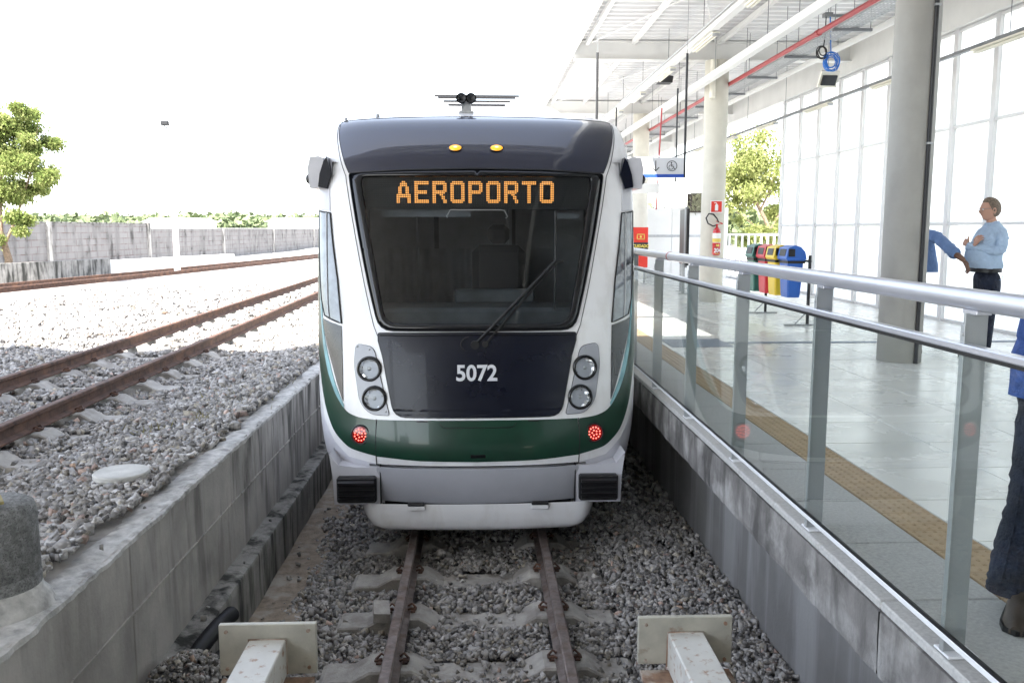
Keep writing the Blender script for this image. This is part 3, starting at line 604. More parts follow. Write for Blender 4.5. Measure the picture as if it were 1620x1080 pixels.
a_ = MB(); stroke(a_, [(2.44, 3.425), (2.44, 3.29)], .012, 11.999); stroke(a_, [(2.395, 3.335), (2.44, 3.287), (2.485, 3.335)], .012, 11.999); part('arrow', a_, 'ink_black', sg)
s_ = MB(); cx, cz = 2.665, 3.358
stroke(s_, [(cx + .068 * math.cos(t), cz + .068 * math.sin(t)) for t in [2 * math.pi * k / 24 for k in range(25)]], .008, 11.999)
flatpoly(s_, [(cx - .008 + .010 * math.cos(t), cz + .043 + .010 * math.sin(t)) for t in [2 * math.pi * k / 10 for k in range(10)]], 11.999)
stroke(s_, [(cx - .008, cz + .03), (cx - .006, cz - .005), (cx + .022, cz - .007), (cx + .032, cz - .04), (cx + .043, cz - .037)], .009, 11.999); stroke(s_, [(cx - .006, cz + .012), (cx + .018, cz + .010)], .007, 11.999)
stroke(s_, [(cx - .012 + .03 * math.cos(t), cz - .018 + .03 * math.sin(t)) for t in [R(100 + 22 * k) for k in range(12)]], .007, 11.999)
part('wheelchair_symbol', s_, 'ink_black', sg)
s2 = thing('hanging_sign', 'pale blank hanging sign farther under the canopy behind the first sign', 'sign', (3.1, 17.3, 3.2))
part('board', MB().box(2.70, 3.60, 17.3, 17.34, 3.2, 3.40, .003), 'roof_white', s2)
for x, m in ((2.72, 'black_rod'), (3.62, 'red_pipe')): part('rod', MB().cyl((x - (.0 if x < 3 else .07), 17.32, 3.2 if x < 3 else 2.88), (x, 17.32, 4.86), .015, n=8), m, s2)
# ------------------------------------------------------------ boards, partition
wb = thing('warning_board', 'red warning board lettered CUIDADO standing on the platform', 'sign', (4.15, 22, 1.1))
part('board', MB().box(3.86, 4.32, 22, 22.03, 1.52, 2.54, .01), 'poster_red', wb)
part('caution_strip', MB().box(3.94, 4.32, 21.99, 22, 1.975, 2.155), 'ink_black', wb)
textmesh('CUIDADO', .105, 'lettering', 'ink_yellow', lambda x, z: (4.135 + x * .84, 21.985, 2.03 + z), .003, wb)
f_ = MB(); stroke(f_, [(4.04, 2.24), (4.22, 2.24), (4.22, 2.36), (4.04, 2.36), (4.04, 2.24)], .02, 21.998); flatpoly(f_, [(4.13 + .03 * math.cos(t), 2.30 + .03 * math.sin(t)) for t in [2 * math.pi * k / 10 for k in range(10)]], 21.998); part('emblem', f_, 'label_yellow', wb)
for x in (4.02, 4.24): part('leg', MB().box(x - .02, x + .02, 22.03, 22.06, 1.10, 2.5), 'galv', wb)
for x in (4.02, 4.24): part('foot', MB().box(x - .06, x + .06, 21.9, 22.2, 1.10, 1.115), 'galv', wb)
ib = thing('information_board', 'tall black board seen nearly edge on, on two grey legs', 'notice board', (4.45, 18.9, 1.1))
part('panel', MB().obox((4.52, 18.95, 2.32), .06, 1.15, 1.2, Euler((0, 0, R(-6))).to_matrix()), 'black_rubber', ib); part('frame', MB().obox((4.47, 18.6, 2.32), .05, .22, 1.3, Euler((0, 0, R(-6))).to_matrix()), 'dark_galv', ib)
for x, y in ((4.42, 18.55), (4.56, 19.35)): part('leg', MB().box(x - .03, x + .03, y - .03, y + .03, 1.1, 1.9), 'galv', ib); part('foot', MB().box(x - .1, x + .1, y - .05, y + .05, 1.1, 1.115), 'galv', ib)
pt = thing('station_partition', 'white panelled partition with a grey band behind the boards', 'partition', (5.4, 25, 1.1))
for x0 in (4.78, 5.60, 6.42): part('panel', MB().box(x0, x0 + .81, 25, 25.06, 1.1, 3.1, .004), 'roof_white', pt)
part('band', MB().box(4.78, 7.1, 24.985, 25, 2.26, 2.33), 'galv', pt)
pl_ = thing('wall_planter', 'brown framed planter box of pale leaves above the white partition', 'planter', (6.2, 24.6, 2.98))
part('frame', MB().box(6.0, 6.50, 24.5, 24.52, 2.96, 3.0).box(6.0, 6.04, 24.5, 24.52, 2.998, 3.46).box(6.46, 6.50, 24.5, 24.52, 2.998, 3.46).box(6.0, 6.50, 24.5, 24.52, 3.458, 3.50), 'leather', pl_); part('back', MB().box(6.0, 6.50, 24.9, 24.92, 2.96, 3.50), 'leather', pl_)
g = MB()
for _ in range(260):
    c = Vector((rnd.uniform(6.0, 6.45), rnd.uniform(24.42, 24.75), rnd.uniform(2.96, 3.45))); d = Vector((rnd.uniform(-1, 1), rnd.uniform(-.6, .3), rnd.uniform(-.3, 1))).normalized() * rnd.uniform(.08, .16); s = d.cross(Vector((rnd.random(), rnd.random(), .2))).normalized() * .018
    g.add([c, c + d * .5 + s, c + d, c + d * .5 - s], [(0, 1, 2, 3)])
part('leaves', g, 'leaf_pale', pl_, kind='stuff')
# ------------------------------------------------------------ extinguisher
ex = thing('fire_extinguisher', 'red fire extinguisher with black hose hung on the second column', 'fire extinguisher', (4.50, 16.30, 2.0))
ey_ = 16.28
part('cylinder', MB().lathe([(0, -.02), (.06, -.015), (.075, .01), (.075, .42), (.06, .47), (.03, .50), (.02, .52)], (4.50, ey_, 2.02), 20), 'ext_red', ex)
part('label', MB().lathe([(.0765, .22), (.0765, .40)], (4.50, ey_, 2.02), 20), 'ink_white', ex)
part('yellow_label', MB().lathe([(.0772, .23), (.0772, .30)], (4.50, ey_, 2.02), 20), 'label_yellow', ex)
part('small_label', MB().box(4.47, 4.53, ey_ - .081, ey_ - .076, 2.17, 2.21).box(4.46, 4.54, ey_ - .081, ey_ - .076, 2.03, 2.04), 'label_yellow', ex)
textmesh('204', .11, 'lettering', 'ink_white', lambda x, z: (4.50 + x * .8, ey_ - .082, 2.06 + z), .004, ex)
part('valve', MB().cyl((4.50, ey_, 2.53), (4.50, ey_, 2.59), .018, n=8).obox((4.54, ey_ - .02, 2.62), .14, .02, .015, Euler((0, .35, 0)).to_matrix()).obox((4.54, ey_ - .02, 2.585), .13, .02, .012, Euler((0, -.15, 0)).to_matrix()), 'ext_red', ex)
part('hose', MB().tube([(4.49, ey_, 2.57), (4.42, ey_ - .02, 2.55), (4.32, ey_ - .03, 2.60), (4.28, ey_ - .03, 2.70), (4.33, ey_ - .03, 2.78), (4.42, ey_ - .03, 2.77), (4.49, ey_ - .03, 2.69), (4.52, ey_ - .03, 2.62)], .014, 8), 'black_rubber', ex)
es_ = thing('extinguisher_sign', 'small square red sign with a white extinguisher pictogram on the second column', 'sign', (4.50, 16.35, 2.8))
part('plate', MB().box(4.385, 4.615, 16.355, 16.365, 2.80, 3.03), 'ink_white', es_); part('red_field', MB().box(4.40, 4.60, 16.348, 16.355, 2.815, 3.015), 'poster_red', es_)
s_ = MB(); flatpoly(s_, [(4.47, 2.84), (4.53, 2.84), (4.53, 2.94), (4.515, 2.96), (4.485, 2.96), (4.47, 2.94)], 16.347); stroke(s_, [(4.50, 2.96), (4.50, 2.98), (4.46, 2.985)], .012, 16.347); part('pictogram', s_, 'ink_white', es_)
# ------------------------------------------------------------ bins
def bin_(col, x, y, label):
    b = thing('recycling_bin', label, 'bin', (x, y, 1.48), 'recycling bins on one stand')
    rows = []
    for z, hx, hy in ((1.50, .115, .16), (1.56, .125, .17), (1.80, .14, .185), (2.06, .155, .20)):
        rows.append([(x + hx * sx_ * k1, y + hy * sy_ * k2, z) for sx_, sy_, k1, k2 in ((-1, -1, .85, 1), (1, -1, .85, 1), (1, -1, 1, .85), (1, 1, 1, .85), (1, 1, .85, 1), (-1, 1, .85, 1), (-1, 1, 1, .85), (-1, -1, 1, .85))])
    m = MB().grid(rows, smooth=False, close=True); m.f.append(tuple(range(8))[::-1]); m.sm.append(False)
    part('body', m, 'bin_' + col, b)
    part('rim', MB().box(x - .17, x + .175, y - .215, y + .215, 2.04, 2.075, .008), 'bin_' + col, b)
    lid = MB(); pr = [(-.19, 2.06), (-.19, 2.075), (-.15, 2.225), (-.02, 2.262), (.08, 2.24), (.165, 2.17), (.19, 2.09), (.20, 2.06)]
    lid.prism([(x + u, z) for u, z in pr], y - .205, y + .205, 'Y'); part('lid', lid, 'bin_' + col, b)
    part('opening', MB().prism([(x - .187, 2.11), (x - .164, 2.205), (x - .157, 2.206), (x - .18, 2.10)], y - .13, y + .13, 'Y').box(x - .15, x - .03, y - .212, y - .205, 2.10, 2.21), 'black_rubber', b)
    part('band', MB().box(x - .16, x + .172, y - .208, y + .208, 2.0, 2.035), 'black_rubber', b)
    b.scale = (.78, .95, 1); b.location.x += .035; return b
for col, x, y, l in (('blue', 4.58, 12.62, 'blue recycling bin, nearest of the four'), ('yellow', 4.545, 13.06, 'yellow recycling bin behind the blue one'), ('red', 4.54, 13.50, 'red recycling bin between yellow and green'), ('green', 4.50, 13.94, 'dark green recycling bin, farthest of the four')): bin_(col, x, y, l)
bs_ = thing('bin_stand', 'black tubular stand with flat feet carrying the four recycling bins', 'stand', (4.8, 13.2, 1.1))
part('top_bar', MB().box(4.765, 4.795, 12.3, 14.25, 2.02, 2.05), 'black_rod', bs_)
for y in (12.34, 14.2): part('upright', MB().box(4.765, 4.80, y - .018, y + .018, 1.12, 2.12), 'black_rod', bs_); part('foot', MB().box(4.44, 4.98, y - .02, y + .02, 1.10, 1.125), 'galv', bs_); part('brace', MB().cyl((4.60, y, 1.125), (4.77, y, 1.30), .008, n=6), 'galv', bs_)
# ------------------------------------------------------------ white fence and beds beyond the opening
fe = thing('garden_fence', 'white slatted fence with a top rail beyond the bins', 'fence', (8, 26, .9))
part('top_rail', MB().box(6.0, 13, 26, 26.05, 2.30, 2.36), 'roof_white', fe); part('bottom_rail', MB().box(6.0, 13, 26, 26.05, 1.3, 1.36), 'roof_white', fe)
for k in range(36): part('slat', MB().box(6.0 + .195 * k, 6.06 + .195 * k, 26.01, 26.04, .95, 2.32), 'roof_white', fe)
# ------------------------------------------------------------ the train: a lofted nose S(phi, z)
PR = [(0.30, 6.66, 1.14, 0.60, 2.4), (0.50, 6.60, 1.22, 0.62, 2.4), (0.64, 6.58, 1.265, 0.64, 2.4), (0.80, 6.58, 1.30, 0.66, 2.4), (1.00, 6.62, 1.325, 0.66, 2.4), (1.30, 6.68, 1.335, 0.62, 2.4), (1.68, 6.76, 1.335, 0.56, 2.4),
      (2.3, 6.94, 1.335, 0.46, 2.4), (2.85, 7.10, 1.33, 0.42, 2.4), (3.0, 7.16, 1.325, 0.42, 2.4), (3.1, 7.21, 1.315, 0.42, 2.4), (3.25, 7.32, 1.295, 0.42, 2.4), (3.36, 7.44, 1.27, 0.40, 2.4), (3.43, 7.58, 1.24, 0.40, 2.4), (3.50, 7.85, 1.15, 0.40, 2.4)]
def crint(z, k):
    zs = [p[0] for p in PR]
    if z <= zs[0]: return PR[0][k]
    if z >= zs[-1]: return PR[-1][k]
    i = max(j for j in range(len(zs) - 1) if zs[j] <= z); t = (z - zs[i]) / (zs[i + 1] - zs[i])
    def m(j):
        if j <= 0: return (PR[1][k] - PR[0][k]) / (zs[1] - zs[0])
        if j >= len(zs) - 1: return (PR[-1][k] - PR[-2][k]) / (zs[-1] - zs[-2])
        return (PR[j + 1][k] - PR[j - 1][k]) / (zs[j + 1] - zs[j - 1])
    h = zs[i + 1] - zs[i]; a, b = PR[i][k], PR[i + 1][k]; ma, mb_ = m(i) * h, m(i + 1) * h
    return (2 * t ** 3 - 3 * t ** 2 + 1) * a + (t ** 3 - 2 * t ** 2 + t) * ma + (-2 * t ** 3 + 3 * t ** 2) * b + (t ** 3 - t ** 2) * mb_
def S0(ph, z):
    F, W, L = crint(z, 1), crint(z, 2), crint(z, 3); n = 2.4
    if abs(ph) > 90: return Vector((math.copysign(W, ph), F + L + (abs(ph) - 90) * .02, z))
    a = R(ph); s, c = math.sin(a), math.cos(a); r = (abs(s) ** n + abs(c) ** n) ** (-1 / n)
    return Vector((W * r * s, F + L - L * r * c, z))
def NR(ph, z):
    a = S0(ph + .4, z) - S0(ph - .4, z); b = S0(ph, z + .004) - S0(ph, z - .004); return a.cross(b).normalized()
def S(ph, z, off=0.): return S0(ph, z) + NR(ph, z) * off if off else S0(ph, z)
def phx(X, z):
    lo, hi = -89.9, 89.9
    for _ in range(40):
        m = (lo + hi) / 2
        if S0(m, z).x < X: lo = m
        else: hi = m
    return (lo + hi) / 2
K = .022
def rnd_poly(pts, r, n=4):
    out = []; m = len(pts); q = [Vector((a * K, b)) for a, b in pts]; rr = r if isinstance(r, (list, tuple)) else [r] * m
    for i in range(m):
        p = q[i]; a = q[i - 1] - p; b = q[(i + 1) % m] - p; d = min(rr[i], a.length * .45, b.length * .45)
        if d < .002: out.append(p); continue
        s = p + a.normalized() * d; e = p + b.normalized() * d
        for k in range(n + 1): t = k / n; out.append((1 - t) ** 2 * s + 2 * t * (1 - t) * p + t * t * e)
    return [(v.x / K, v.y) for v in out]
def cross(poly, v, ax):
    o = 1 - ax; hits = []
    for i in range(len(poly)):
        a, b = poly[i - 1], poly[i]
        if (a[ax] - v) * (b[ax] - v) <= 0 and a[ax] != b[ax]: t = (v - a[ax]) / (b[ax] - a[ax]); hits.append(a[o] + t * (b[o] - a[o]))
    return (min(hits), max(hits)) if hits else None
def patch(poly, off=.004, nu=24, nv=24, ax=1, skirt=.012, mb=None):
    mb = mb or MB(); lo = min(p[ax] for p in poly); hi = max(p[ax] for p in poly); rows = []
    vals = sorted(set([lo + (hi - lo) * (.5 - .5 * math.cos(math.pi * (k + .02) / (nv + .04))) for k in range(nv + 1)] + [min(hi - 1e-5, max(lo + 1e-5, p[ax])) for p in poly]))
    uv = []
    for v in vals:
        c = cross(poly, v, ax)
        if c: uv.append([(c[0] + (c[1] - c[0]) * j / nu, v) if ax == 1 else (v, c[0] + (c[1] - c[0]) * j / nu) for j in range(nu + 1)])
    mb.grid([[S(p, z, off) for p, z in r] for r in uv])
    per = uv[0][:] + [r[-1] for r in uv[1:-1]] + uv[-1][::-1] + [r[0] for r in uv[-2:0:-1]]
    if skirt: per.append(per[0]); mb.grid([[S(p, z, off) for p, z in per], [S(p, z, off - skirt) for p, z in per]], smooth=False)
    return mb
def seam(poly, off=.003, r=.0035, closed=True):
    pts = poly + [poly[0]] if closed else poly; out = []
    for a, b in zip(pts, pts[1:]):
        n = max(1, int(math.hypot((b[0] - a[0]) * K, b[1] - a[1]) / .04))
        out += [(a[0] + (b[0] - a[0]) * k / n, a[1] + (b[1] - a[1]) * k / n) for k in range(n)]
    out.append(pts[-1]); return MB().tube([S(p, z, off) for p, z in out], r, 5)
def mir(h): return h + [(-a, z) for a, z in h[::-1]]
tn = thing('train', 'white and green light rail train numbered 5072 with AEROPORTO on its display', 'train', (0, 7, 0))
phs = [-90 + 1.25 * k for k in range(145)]
zsb = sorted(set([.66 + (3.50 - .66) * k / 142 for k in range(143)]))
glass_h = rnd_poly([(-42.6, 2.922), (-39.2, 2.586), (-34.6, 2.10), (-31.4, 1.752), (31.4, 1.752), (34.6, 2.10), (39.2, 2.586), (42.6, 2.922)], [.06, 0, 0, .10, .10, 0, 0, .06])
hole = [(-45, 2.94), (-41.0, 2.586), (-36.3, 2.10), (-32.6, 1.73), (32.6, 1.73), (36.3, 2.10), (41.0, 2.586), (45, 2.94)]
g = MB(); rows = [[S(p, z) for p in phs] for z in zsb]; vs_ = [p for r in rows for p in r]; c_ = len(phs); fs_ = []
for i in range(len(zsb) - 1):
    zc = (zsb[i] + zsb[i + 1]) / 2; cc = cross(hole, zc, 1)
    for j in range(c_ - 1):
        pc = (phs[j] + phs[j + 1]) / 2
        if cc and cc[0] < pc < cc[1] and 1.73 < zc < 2.94: continue
        fs_.append((i * c_ + j, i * c_ + j + 1, (i + 1) * c_ + j + 1, (i + 1) * c_ + j))
g.add(vs_, fs_, True)
END = 44.0
for s in (-1, 1):   # straight flanks and the rear end
    zz = [.30, .5, .66, .8, 1.0, 1.3, 1.68, 2.3, 2.85, 3.0, 3.1, 3.25, 3.36, 3.43, 3.50]
    g.grid([[Vector((s * crint(z, 2), crint(z, 1) + crint(z, 3), z)), Vector((s * crint(z, 2), 12, z)), Vector((s * crint(z, 2), END, z))] for z in zz])
top = [S(p, 3.5) for p in phs]
rows = [top]
for k, (sh, dz) in enumerate(((.93, .015), (.8, .03), (.5, .04), (.0, .045))): rows.append([Vector((v.x * sh, 8.25 + (v.y - 8.25) * sh * .9 + .0, 3.5 + dz)) for v in top])
g.grid(rows)
g.grid([[Vector((x, y, 3.5 + (.045 * (1 - (x / 1.15) ** 2)))) for x in [-1.15, -.9, -.5, 0, .5, .9, 1.15]] for y in (8.2, 20, END)])
part('body_shell', g, 'white_paint', tn)
# lower skirt ring, silver
g = MB(); zl = [.30, .36, .42, .5, .58, .66]
part('lower_fairing', MB().grid([[S(p, z) for p in phs if p <= -40] for z in zl]), 'silver_paint', tn); part('lower_fairing', MB().grid([[S(p, z) for p in phs if p >= 40] for z in zl]), 'silver_paint', tn)
def side_patch(pts, off, m, nm, ax=1, nu=10, nv=24, **k):
    for s in (-1, 1): part(nm, patch([(s * a, z) for a, z in pts][::s], off, nu, nv, ax), m, tn, **k)
side_patch([(-36.5, .661), (-49.9, .695), (-58.2, .80), (-66.7, .955), (-79, 1.20), (-90, 1.30), (-90, .665), (-37, .655)], .002, 'silver_paint', 'flank_panel', ax=0, nu=8)
# dark cap over the windscreen
cap = rnd_poly([(-64.0, 3.41), (-55.5, 3.167), (-48.4, 2.955), (-24, 2.978), (0, 2.988), (24, 2.978), (48.4, 2.955), (55.5, 3.167), (64.0, 3.41), (60, 3.425), (30, 3.445), (0, 3.455), (-30, 3.445), (-60, 3.425)], 0)
part('roof_cap', patch(cap, .006, 48, 30), 'navy_cap', tn)
part('cap_seam', seam(cap, .006), 'black_rubber', tn)
sur = rnd_poly([(-48.2, 2.95), (-43.3, 2.505), (-38.1, 2.058), (-33.6, 1.700), (33.6, 1.700), (38.1, 2.058), (43.3, 2.505), (48.2, 2.945), (24, 2.972), (0, 2.980), (-24, 2.972)], [.03, 0, 0, .11, .11, 0, 0, .03, 0, 0, 0])
# windscreen surround as a ring with the glass hole
def ring(outer, inner, off_o, off_i, mb, n=160):
    def at(poly, t):
        c = (0., sum(z for _, z in inner) / len(inner)); d = Vector((math.cos(t), math.sin(t))); best = 0
        for i in range(len(poly)):
            a = Vector(((poly[i - 1][0] - c[0]) * K, poly[i - 1][1] - c[1])); b = Vector(((poly[i][0] - c[0]) * K, poly[i][1] - c[1])); e = b - a
            den = d.x * e.y - d.y * e.x
            if abs(den) < 1e-12: continue
            u = (a.x * e.y - a.y * e.x) / den; v = (a.x * d.y - a.y * d.x) / den
            if u > 0 and -1e-6 <= v <= 1 + 1e-6: best = max(best, u)
        return (c[0] + d.x * best / K, c[1] + d.y * best)
    R0, R1, R2, R3 = [], [], [], []
    corner = [math.atan2(z - sum(q for _, q in inner) / len(inner), a * K) for a, z in outer + inner]
    for t in sorted([2 * math.pi * k / n - math.pi for k in range(n)] + corner):
        o = at(outer, t); i = at(inner, t); m = ((o[0] * .15 + i[0] * .85), (o[1] * .15 + i[1] * .85))
        R0.append(S(*o, off_o - .012)); R1.append(S(*o, off_o)); R2.append(S(*m, off_o + .002)); R3.append(S(*i, off_i)); 
    R4 = [v + Vector((0, .05, 0)) for v in R3]
    for r in (R0, R1, R2, R3, R4): r.append(r[0])
    mb.grid([R0, R1, R2, R3, R4]); return mb
part('windscreen_surround', ring(sur, glass_h, .008, .001, MB()), 'black_gloss', tn)
ws_ = part('windscreen', patch(glass_h, -.004, 40, 30, skirt=0), 'windscreen_glass', tn)
part('surround_seam', seam(sur, .008, .005), 'black_rubber', tn)
pil = [(-50.0, 2.93), (-44.9, 2.505), (-39.8, 2.058), (-35.9, 1.74), (-34.2, 1.655)]
for s in (-1, 1): part('pillar_seam', seam([(s * a, z) for a, z in [(-65.5, 3.40), (-57.5, 3.167)] + pil], .002, .0028, False), 'black_rubber', tn)
hood = rnd_poly([(-34.1, 1.682), (-34.0, 1.62), (-32.3, 1.498), (-28.3, 1.034), (28.3, 1.034), (32.3, 1.498), (34.0, 1.62), (34.1, 1.682), (0, 1.690)], [.02, 0, 0, .09, .09, 0, 0, .02, 0])
hd = part('hood_panel', patch(hood, .008, 40, 24), 'navy_paint', tn)
part('hood_seam', seam(hood, .006, .004), 'black_rubber', tn)
part('hood_lip', seam([(-33.2, 1.665), (0, 1.672), (33.2, 1.665)], .014, .007, False), 'black_gloss', tn)
def hoodmap(x, z, cx, cz, off): z_ = cz + z; return S(phx(cx + x, z_), z_, off)
textmesh('5072', .170, 'number', 'number_white', lambda x, z: hoodmap(x * .96, z, -.008, 1.320, .0135), .0042, tn, space=1.0)
# headlamp clusters
lp = rnd_poly([(-43.1, 1.594), (-35.6, 1.572), (-30.0, 1.045), (-37.2, 1.046), (-41.5, 1.134), (-43.8, 1.434)], [.05, .06, .02, .06, .06, .04])
for s in (-1, 1):
    q = [(s * a, z) for a, z in lp]; cl = part('lamp_panel', patch(q, .010, 12, 20), 'silver_dark', tn); part('lamp_panel_seam', seam(q, .006, .004), 'black_rubber', cl)
    for a, z in ((-37.2, 1.400), (-35.3, 1.172)):
        c = S(s * a, z, .012); nn = (NR(s * a, z) * .5 + Vector((0, -1, .0)) * .5).normalized(); q_ = nn.to_track_quat('Z', 'Y')
        c = c + nn * .012
        L = part('headlight', MB().lathe([(.102, -.03), (.100, .004), (.090, .014), (.079, .006), (.078, -.03)], c, 32, axis=nn), 'black_gloss', tn)
        f = MB(); q2 = random.Random(int(a * 10)); prev = None
        for rr, zz_ in ((.078, -.004), (.064, -.018), (.048, -.030), (.032, -.040), (.018, -.044)):
            row = [c + q_ @ Vector((rr * math.cos(2 * math.pi * k / 18), rr * math.sin(2 * math.pi * k / 18), zz_ + q2.uniform(-.013, .013))) for k in range(18)]
            if prev: f.grid([prev, row], smooth=False, close=True)
            prev = row
        part('reflector', f, 'chrome', L)
        part('bulb_shield', MB().lathe([(.020, -.044), (.019, -.016), (.012, -.008), (0, -.006)], c, 20, axis=nn), 'galv', L)
        part('lens', MB().lathe([(.079, .002), (.06, .010), (.03, .015), (0, .017)], c, 28, axis=nn), 'lamp_glass', L)
    for a, z in ((-42.3, 1.572), (-37.3, 1.553), (-31.2, 1.075)): part('screw', MB().lathe([(.009, 0), (.008, .004), (0, .005)], S(s * a, z, .010), 10, axis=NR(s * a, z)), 'galv', cl)
# green band, front and swooping up the cheeks
gf = [(-34.6, 1.008), (-20, 1.012), (0, 1.014), (20, 1.012), (34.6, 1.008), (36.4, .722), (20, .700), (0, .693), (-20, .700), (-36.4, .722)]
part('green_panel', patch(gf, .006, 40, 14, ax=1), 'green_paint', tn); part('green_panel_seam', seam([(-34.9, 1.01), (-36.7, .655)], .004, .004, False), 'black_rubber', tn); part('green_panel_seam', seam([(34.9, 1.01), (36.7, .655)], .004, .004, False), 'black_rubber', tn)
part('grab_recess', patch([(-12.5, .990), (-11.3, .962), (11.3, .962), (12.5, .990), (12.5, 1.0), (-12.5, 1.0)], .0075, 20, 4), 'green_paint', tn)
part('recess_shadow_gap', seam([(-13, .992), (-11.5, .958), (11.5, .958), (13, .992)], .007, .003, False), 'black_rubber', tn)
for s in (-1, 1): part('latch', patch([(s * 20.5, .998), (s * 16.8, 1.0), (s * 16.8, 1.012), (s * 20.5, 1.010)], .009, 4, 2), 'black_rubber', tn)
part('plate_recess', patch([(-2.6, .725), (2.6, .725), (2.6, .752), (-2.6, .752)], .0075, 4, 2), 'black_gloss', tn)
gs = [(-35.2, .720), (-48.5, .766), (-57.6, .88), (-64.7, 1.072), (-71.7, 1.354), (-81, 1.64), (-90, 1.80), (-90, 2.86), (-79.2, 2.86), (-73.4, 2.302), (-69.6, 1.947), (-67.6, 1.655), (-60.8, 1.336), (-53.7, 1.155), (-48.3, 1.049), (-42.2, 1.015), (-35.0, 1.006)]
def zcurve(pts): return sorted(pts)
glo = [(-90, 1.80), (-81, 1.62), (-71.7, 1.354), (-64.7, 1.072), (-57.6, .88), (-48.5, .766), (-35.2, .720)]
ghi = [(-90, 2.90), (-79.2, 2.86), (-73.4, 2.302), (-69.6, 1.947), (-67.6, 1.655), (-60.8, 1.336), (-53.7, 1.155), (-48.3, 1.049), (-42.2, 1.015), (-35.0, 1.006)]
def ip(c, v):
    c = sorted(c)
    if v <= c[0][0]: return c[0][1]
    for a, b in zip(c, c[1:]):
        if v <= b[0]: t = (v - a[0]) / (b[0] - a[0]); return a[1] + t * (b[1] - a[1])
    return c[-1][1]
def smooth_curve(c, n=60):
    c = sorted(c); xs_ = [c[0][0] + (c[-1][0] - c[0][0]) * k / n for k in range(n + 1)]; v = [ip(c, x) for x in xs_]
    for _ in range(6): v = [v[0]] + [(v[i - 1] + 2 * v[i] + v[i + 1]) / 4 for i in range(1, n)] + [v[-1]]
    return xs_, v
def band(cl, ch, off, m, nm, nz=10):
    xs_, a = smooth_curve(cl); _, b = smooth_curve(ch)
    for s in (-1, 1):
        g = MB(); g.grid([[S(s * x, l + (h - l) * k / nz, off) for x, l, h in zip(xs_, a, b)] for k in range(nz + 1)])
        for c in (a, b): g.grid([[S(s * x, v, off) for x, v in zip(xs_, c)], [S(s * x, v, off - .01) for x, v in zip(xs_, c)]], smooth=False)
        part(nm, g, m, tn)
band(glo, ghi, .004, 'green_paint', 'green_cheek')
# teal streak inside the swoosh
t_hi = [(-76, 2.60), (-72, 2.2), (-67.0, 1.80), (-63.9, 1.62), (-59.2, 1.44), (-55, 1.27), (-50.2, 1.12), (-49.5, 1.10)]
t_lo = [(-76, 2.57), (-72, 2.14), (-69.0, 1.80), (-65.5, 1.56), (-60.2, 1.34), (-55, 1.19), (-50.2, 1.085), (-49.5, 1.075)]
band(t_lo, t_hi, .0065, 'teal_paint', 'teal_streak', 3)
# side cab window and the dark panel below it
swn = [(-75.5, 2.647), (-59.6, 2.629), (-56.6, 2.36), (-53.3, 2.098), (-51.0, 1.80), (-50.6, 1.745), (-63.5, 1.80), (-67.8, 1.93), (-70, 2.1)]
for s in (-1, 1):
    q = [(s * a, z) for a, z in swn]
    wf = part('cab_side_window', patch(q, .009, 12, 24), 'side_glass', tn); part('window_seal', seam(q, .008, .007), 'black_rubber', wf)
    part('window_bar', seam([(s * -62.8, 2.63), (s * -60.2, 1.90), (s * -59.0, 1.79)], .012, .007, False), 'galv', wf)
    part('header_panel', patch([(s * a, z) for a, z in [(-80, 2.66), (-59.9, 2.645), (-61.2, 2.87), (-83, 2.87)]], .007, 8, 8), 'silver_paint', tn)
    part('cheek_panel', patch([(s * a, z) for a, z in [(-66.2, 1.775), (-50.7, 1.725), (-50.0, 1.45), (-49.9, 1.13), (-53.0, 1.25), (-56.5, 1.40), (-61.2, 1.57), (-64.5, 1.69)]], .0065, 10, 20), 'cheek_dark', tn)
# tail lamps with their ring of red diodes
for s in (-1, 1):
    c = S(s * 41.9, .882, .008); nn = (NR(s * 41.9, .882) * .45 + Vector((0, -1, .08)) * .55).normalized(); q_ = nn.to_track_quat('Z', 'Y')
    T = part('tail_light', MB().lathe([(.083, -.02), (.080, .006), (.070, .010), (.066, .002)], c, 28, axis=nn), 'black_rubber', tn)
    part('red_lens', MB().lathe([(.066, .002), (.04, .007), (0, .009)], c, 24, axis=nn), 'lens_red', T)
    d = MB()
    for rr, k_ in ((.045, 12), (.020, 5)):
        for k in range(k_):
            t = 2 * math.pi * (k + .5) / k_; d.lathe([(.0068, .0085), (.005, .0125), (0, .0135)], c + q_ @ Vector((rr * math.cos(t), rr * math.sin(t), 0)), 6, axis=nn)
    part('red_diodes', d, 'led_red', T)
# amber markers on the cap
for x in (-.174, .164):
    p = phx(x, 3.15); c = S(p, 3.15, .008); nn = NR(p, 3.15); q_ = nn.to_track_quat('Z', 'Y')
    def el(prof, m, nm, root):
        mb = MB().lathe(prof, (0, 0, 0), 24); mb.v = [c + q_ @ Vector((v[0] * 1.35, v[1] * .85, v[2])) for v in mb.v]; return part(nm, mb, m, root)
    A = el([(.045, -.005), (.044, .006), (.037, .010)], 'black_gloss', 'marker_light', tn); el([(.037, .008), (.03, .015), (.015, .019), (0, .020)], 'lamp_amber', 'amber_lens', A); el([(.012, .0195), (.006, .0215), (0, .022)], 'lamp_amber_core', 'bulb', A)
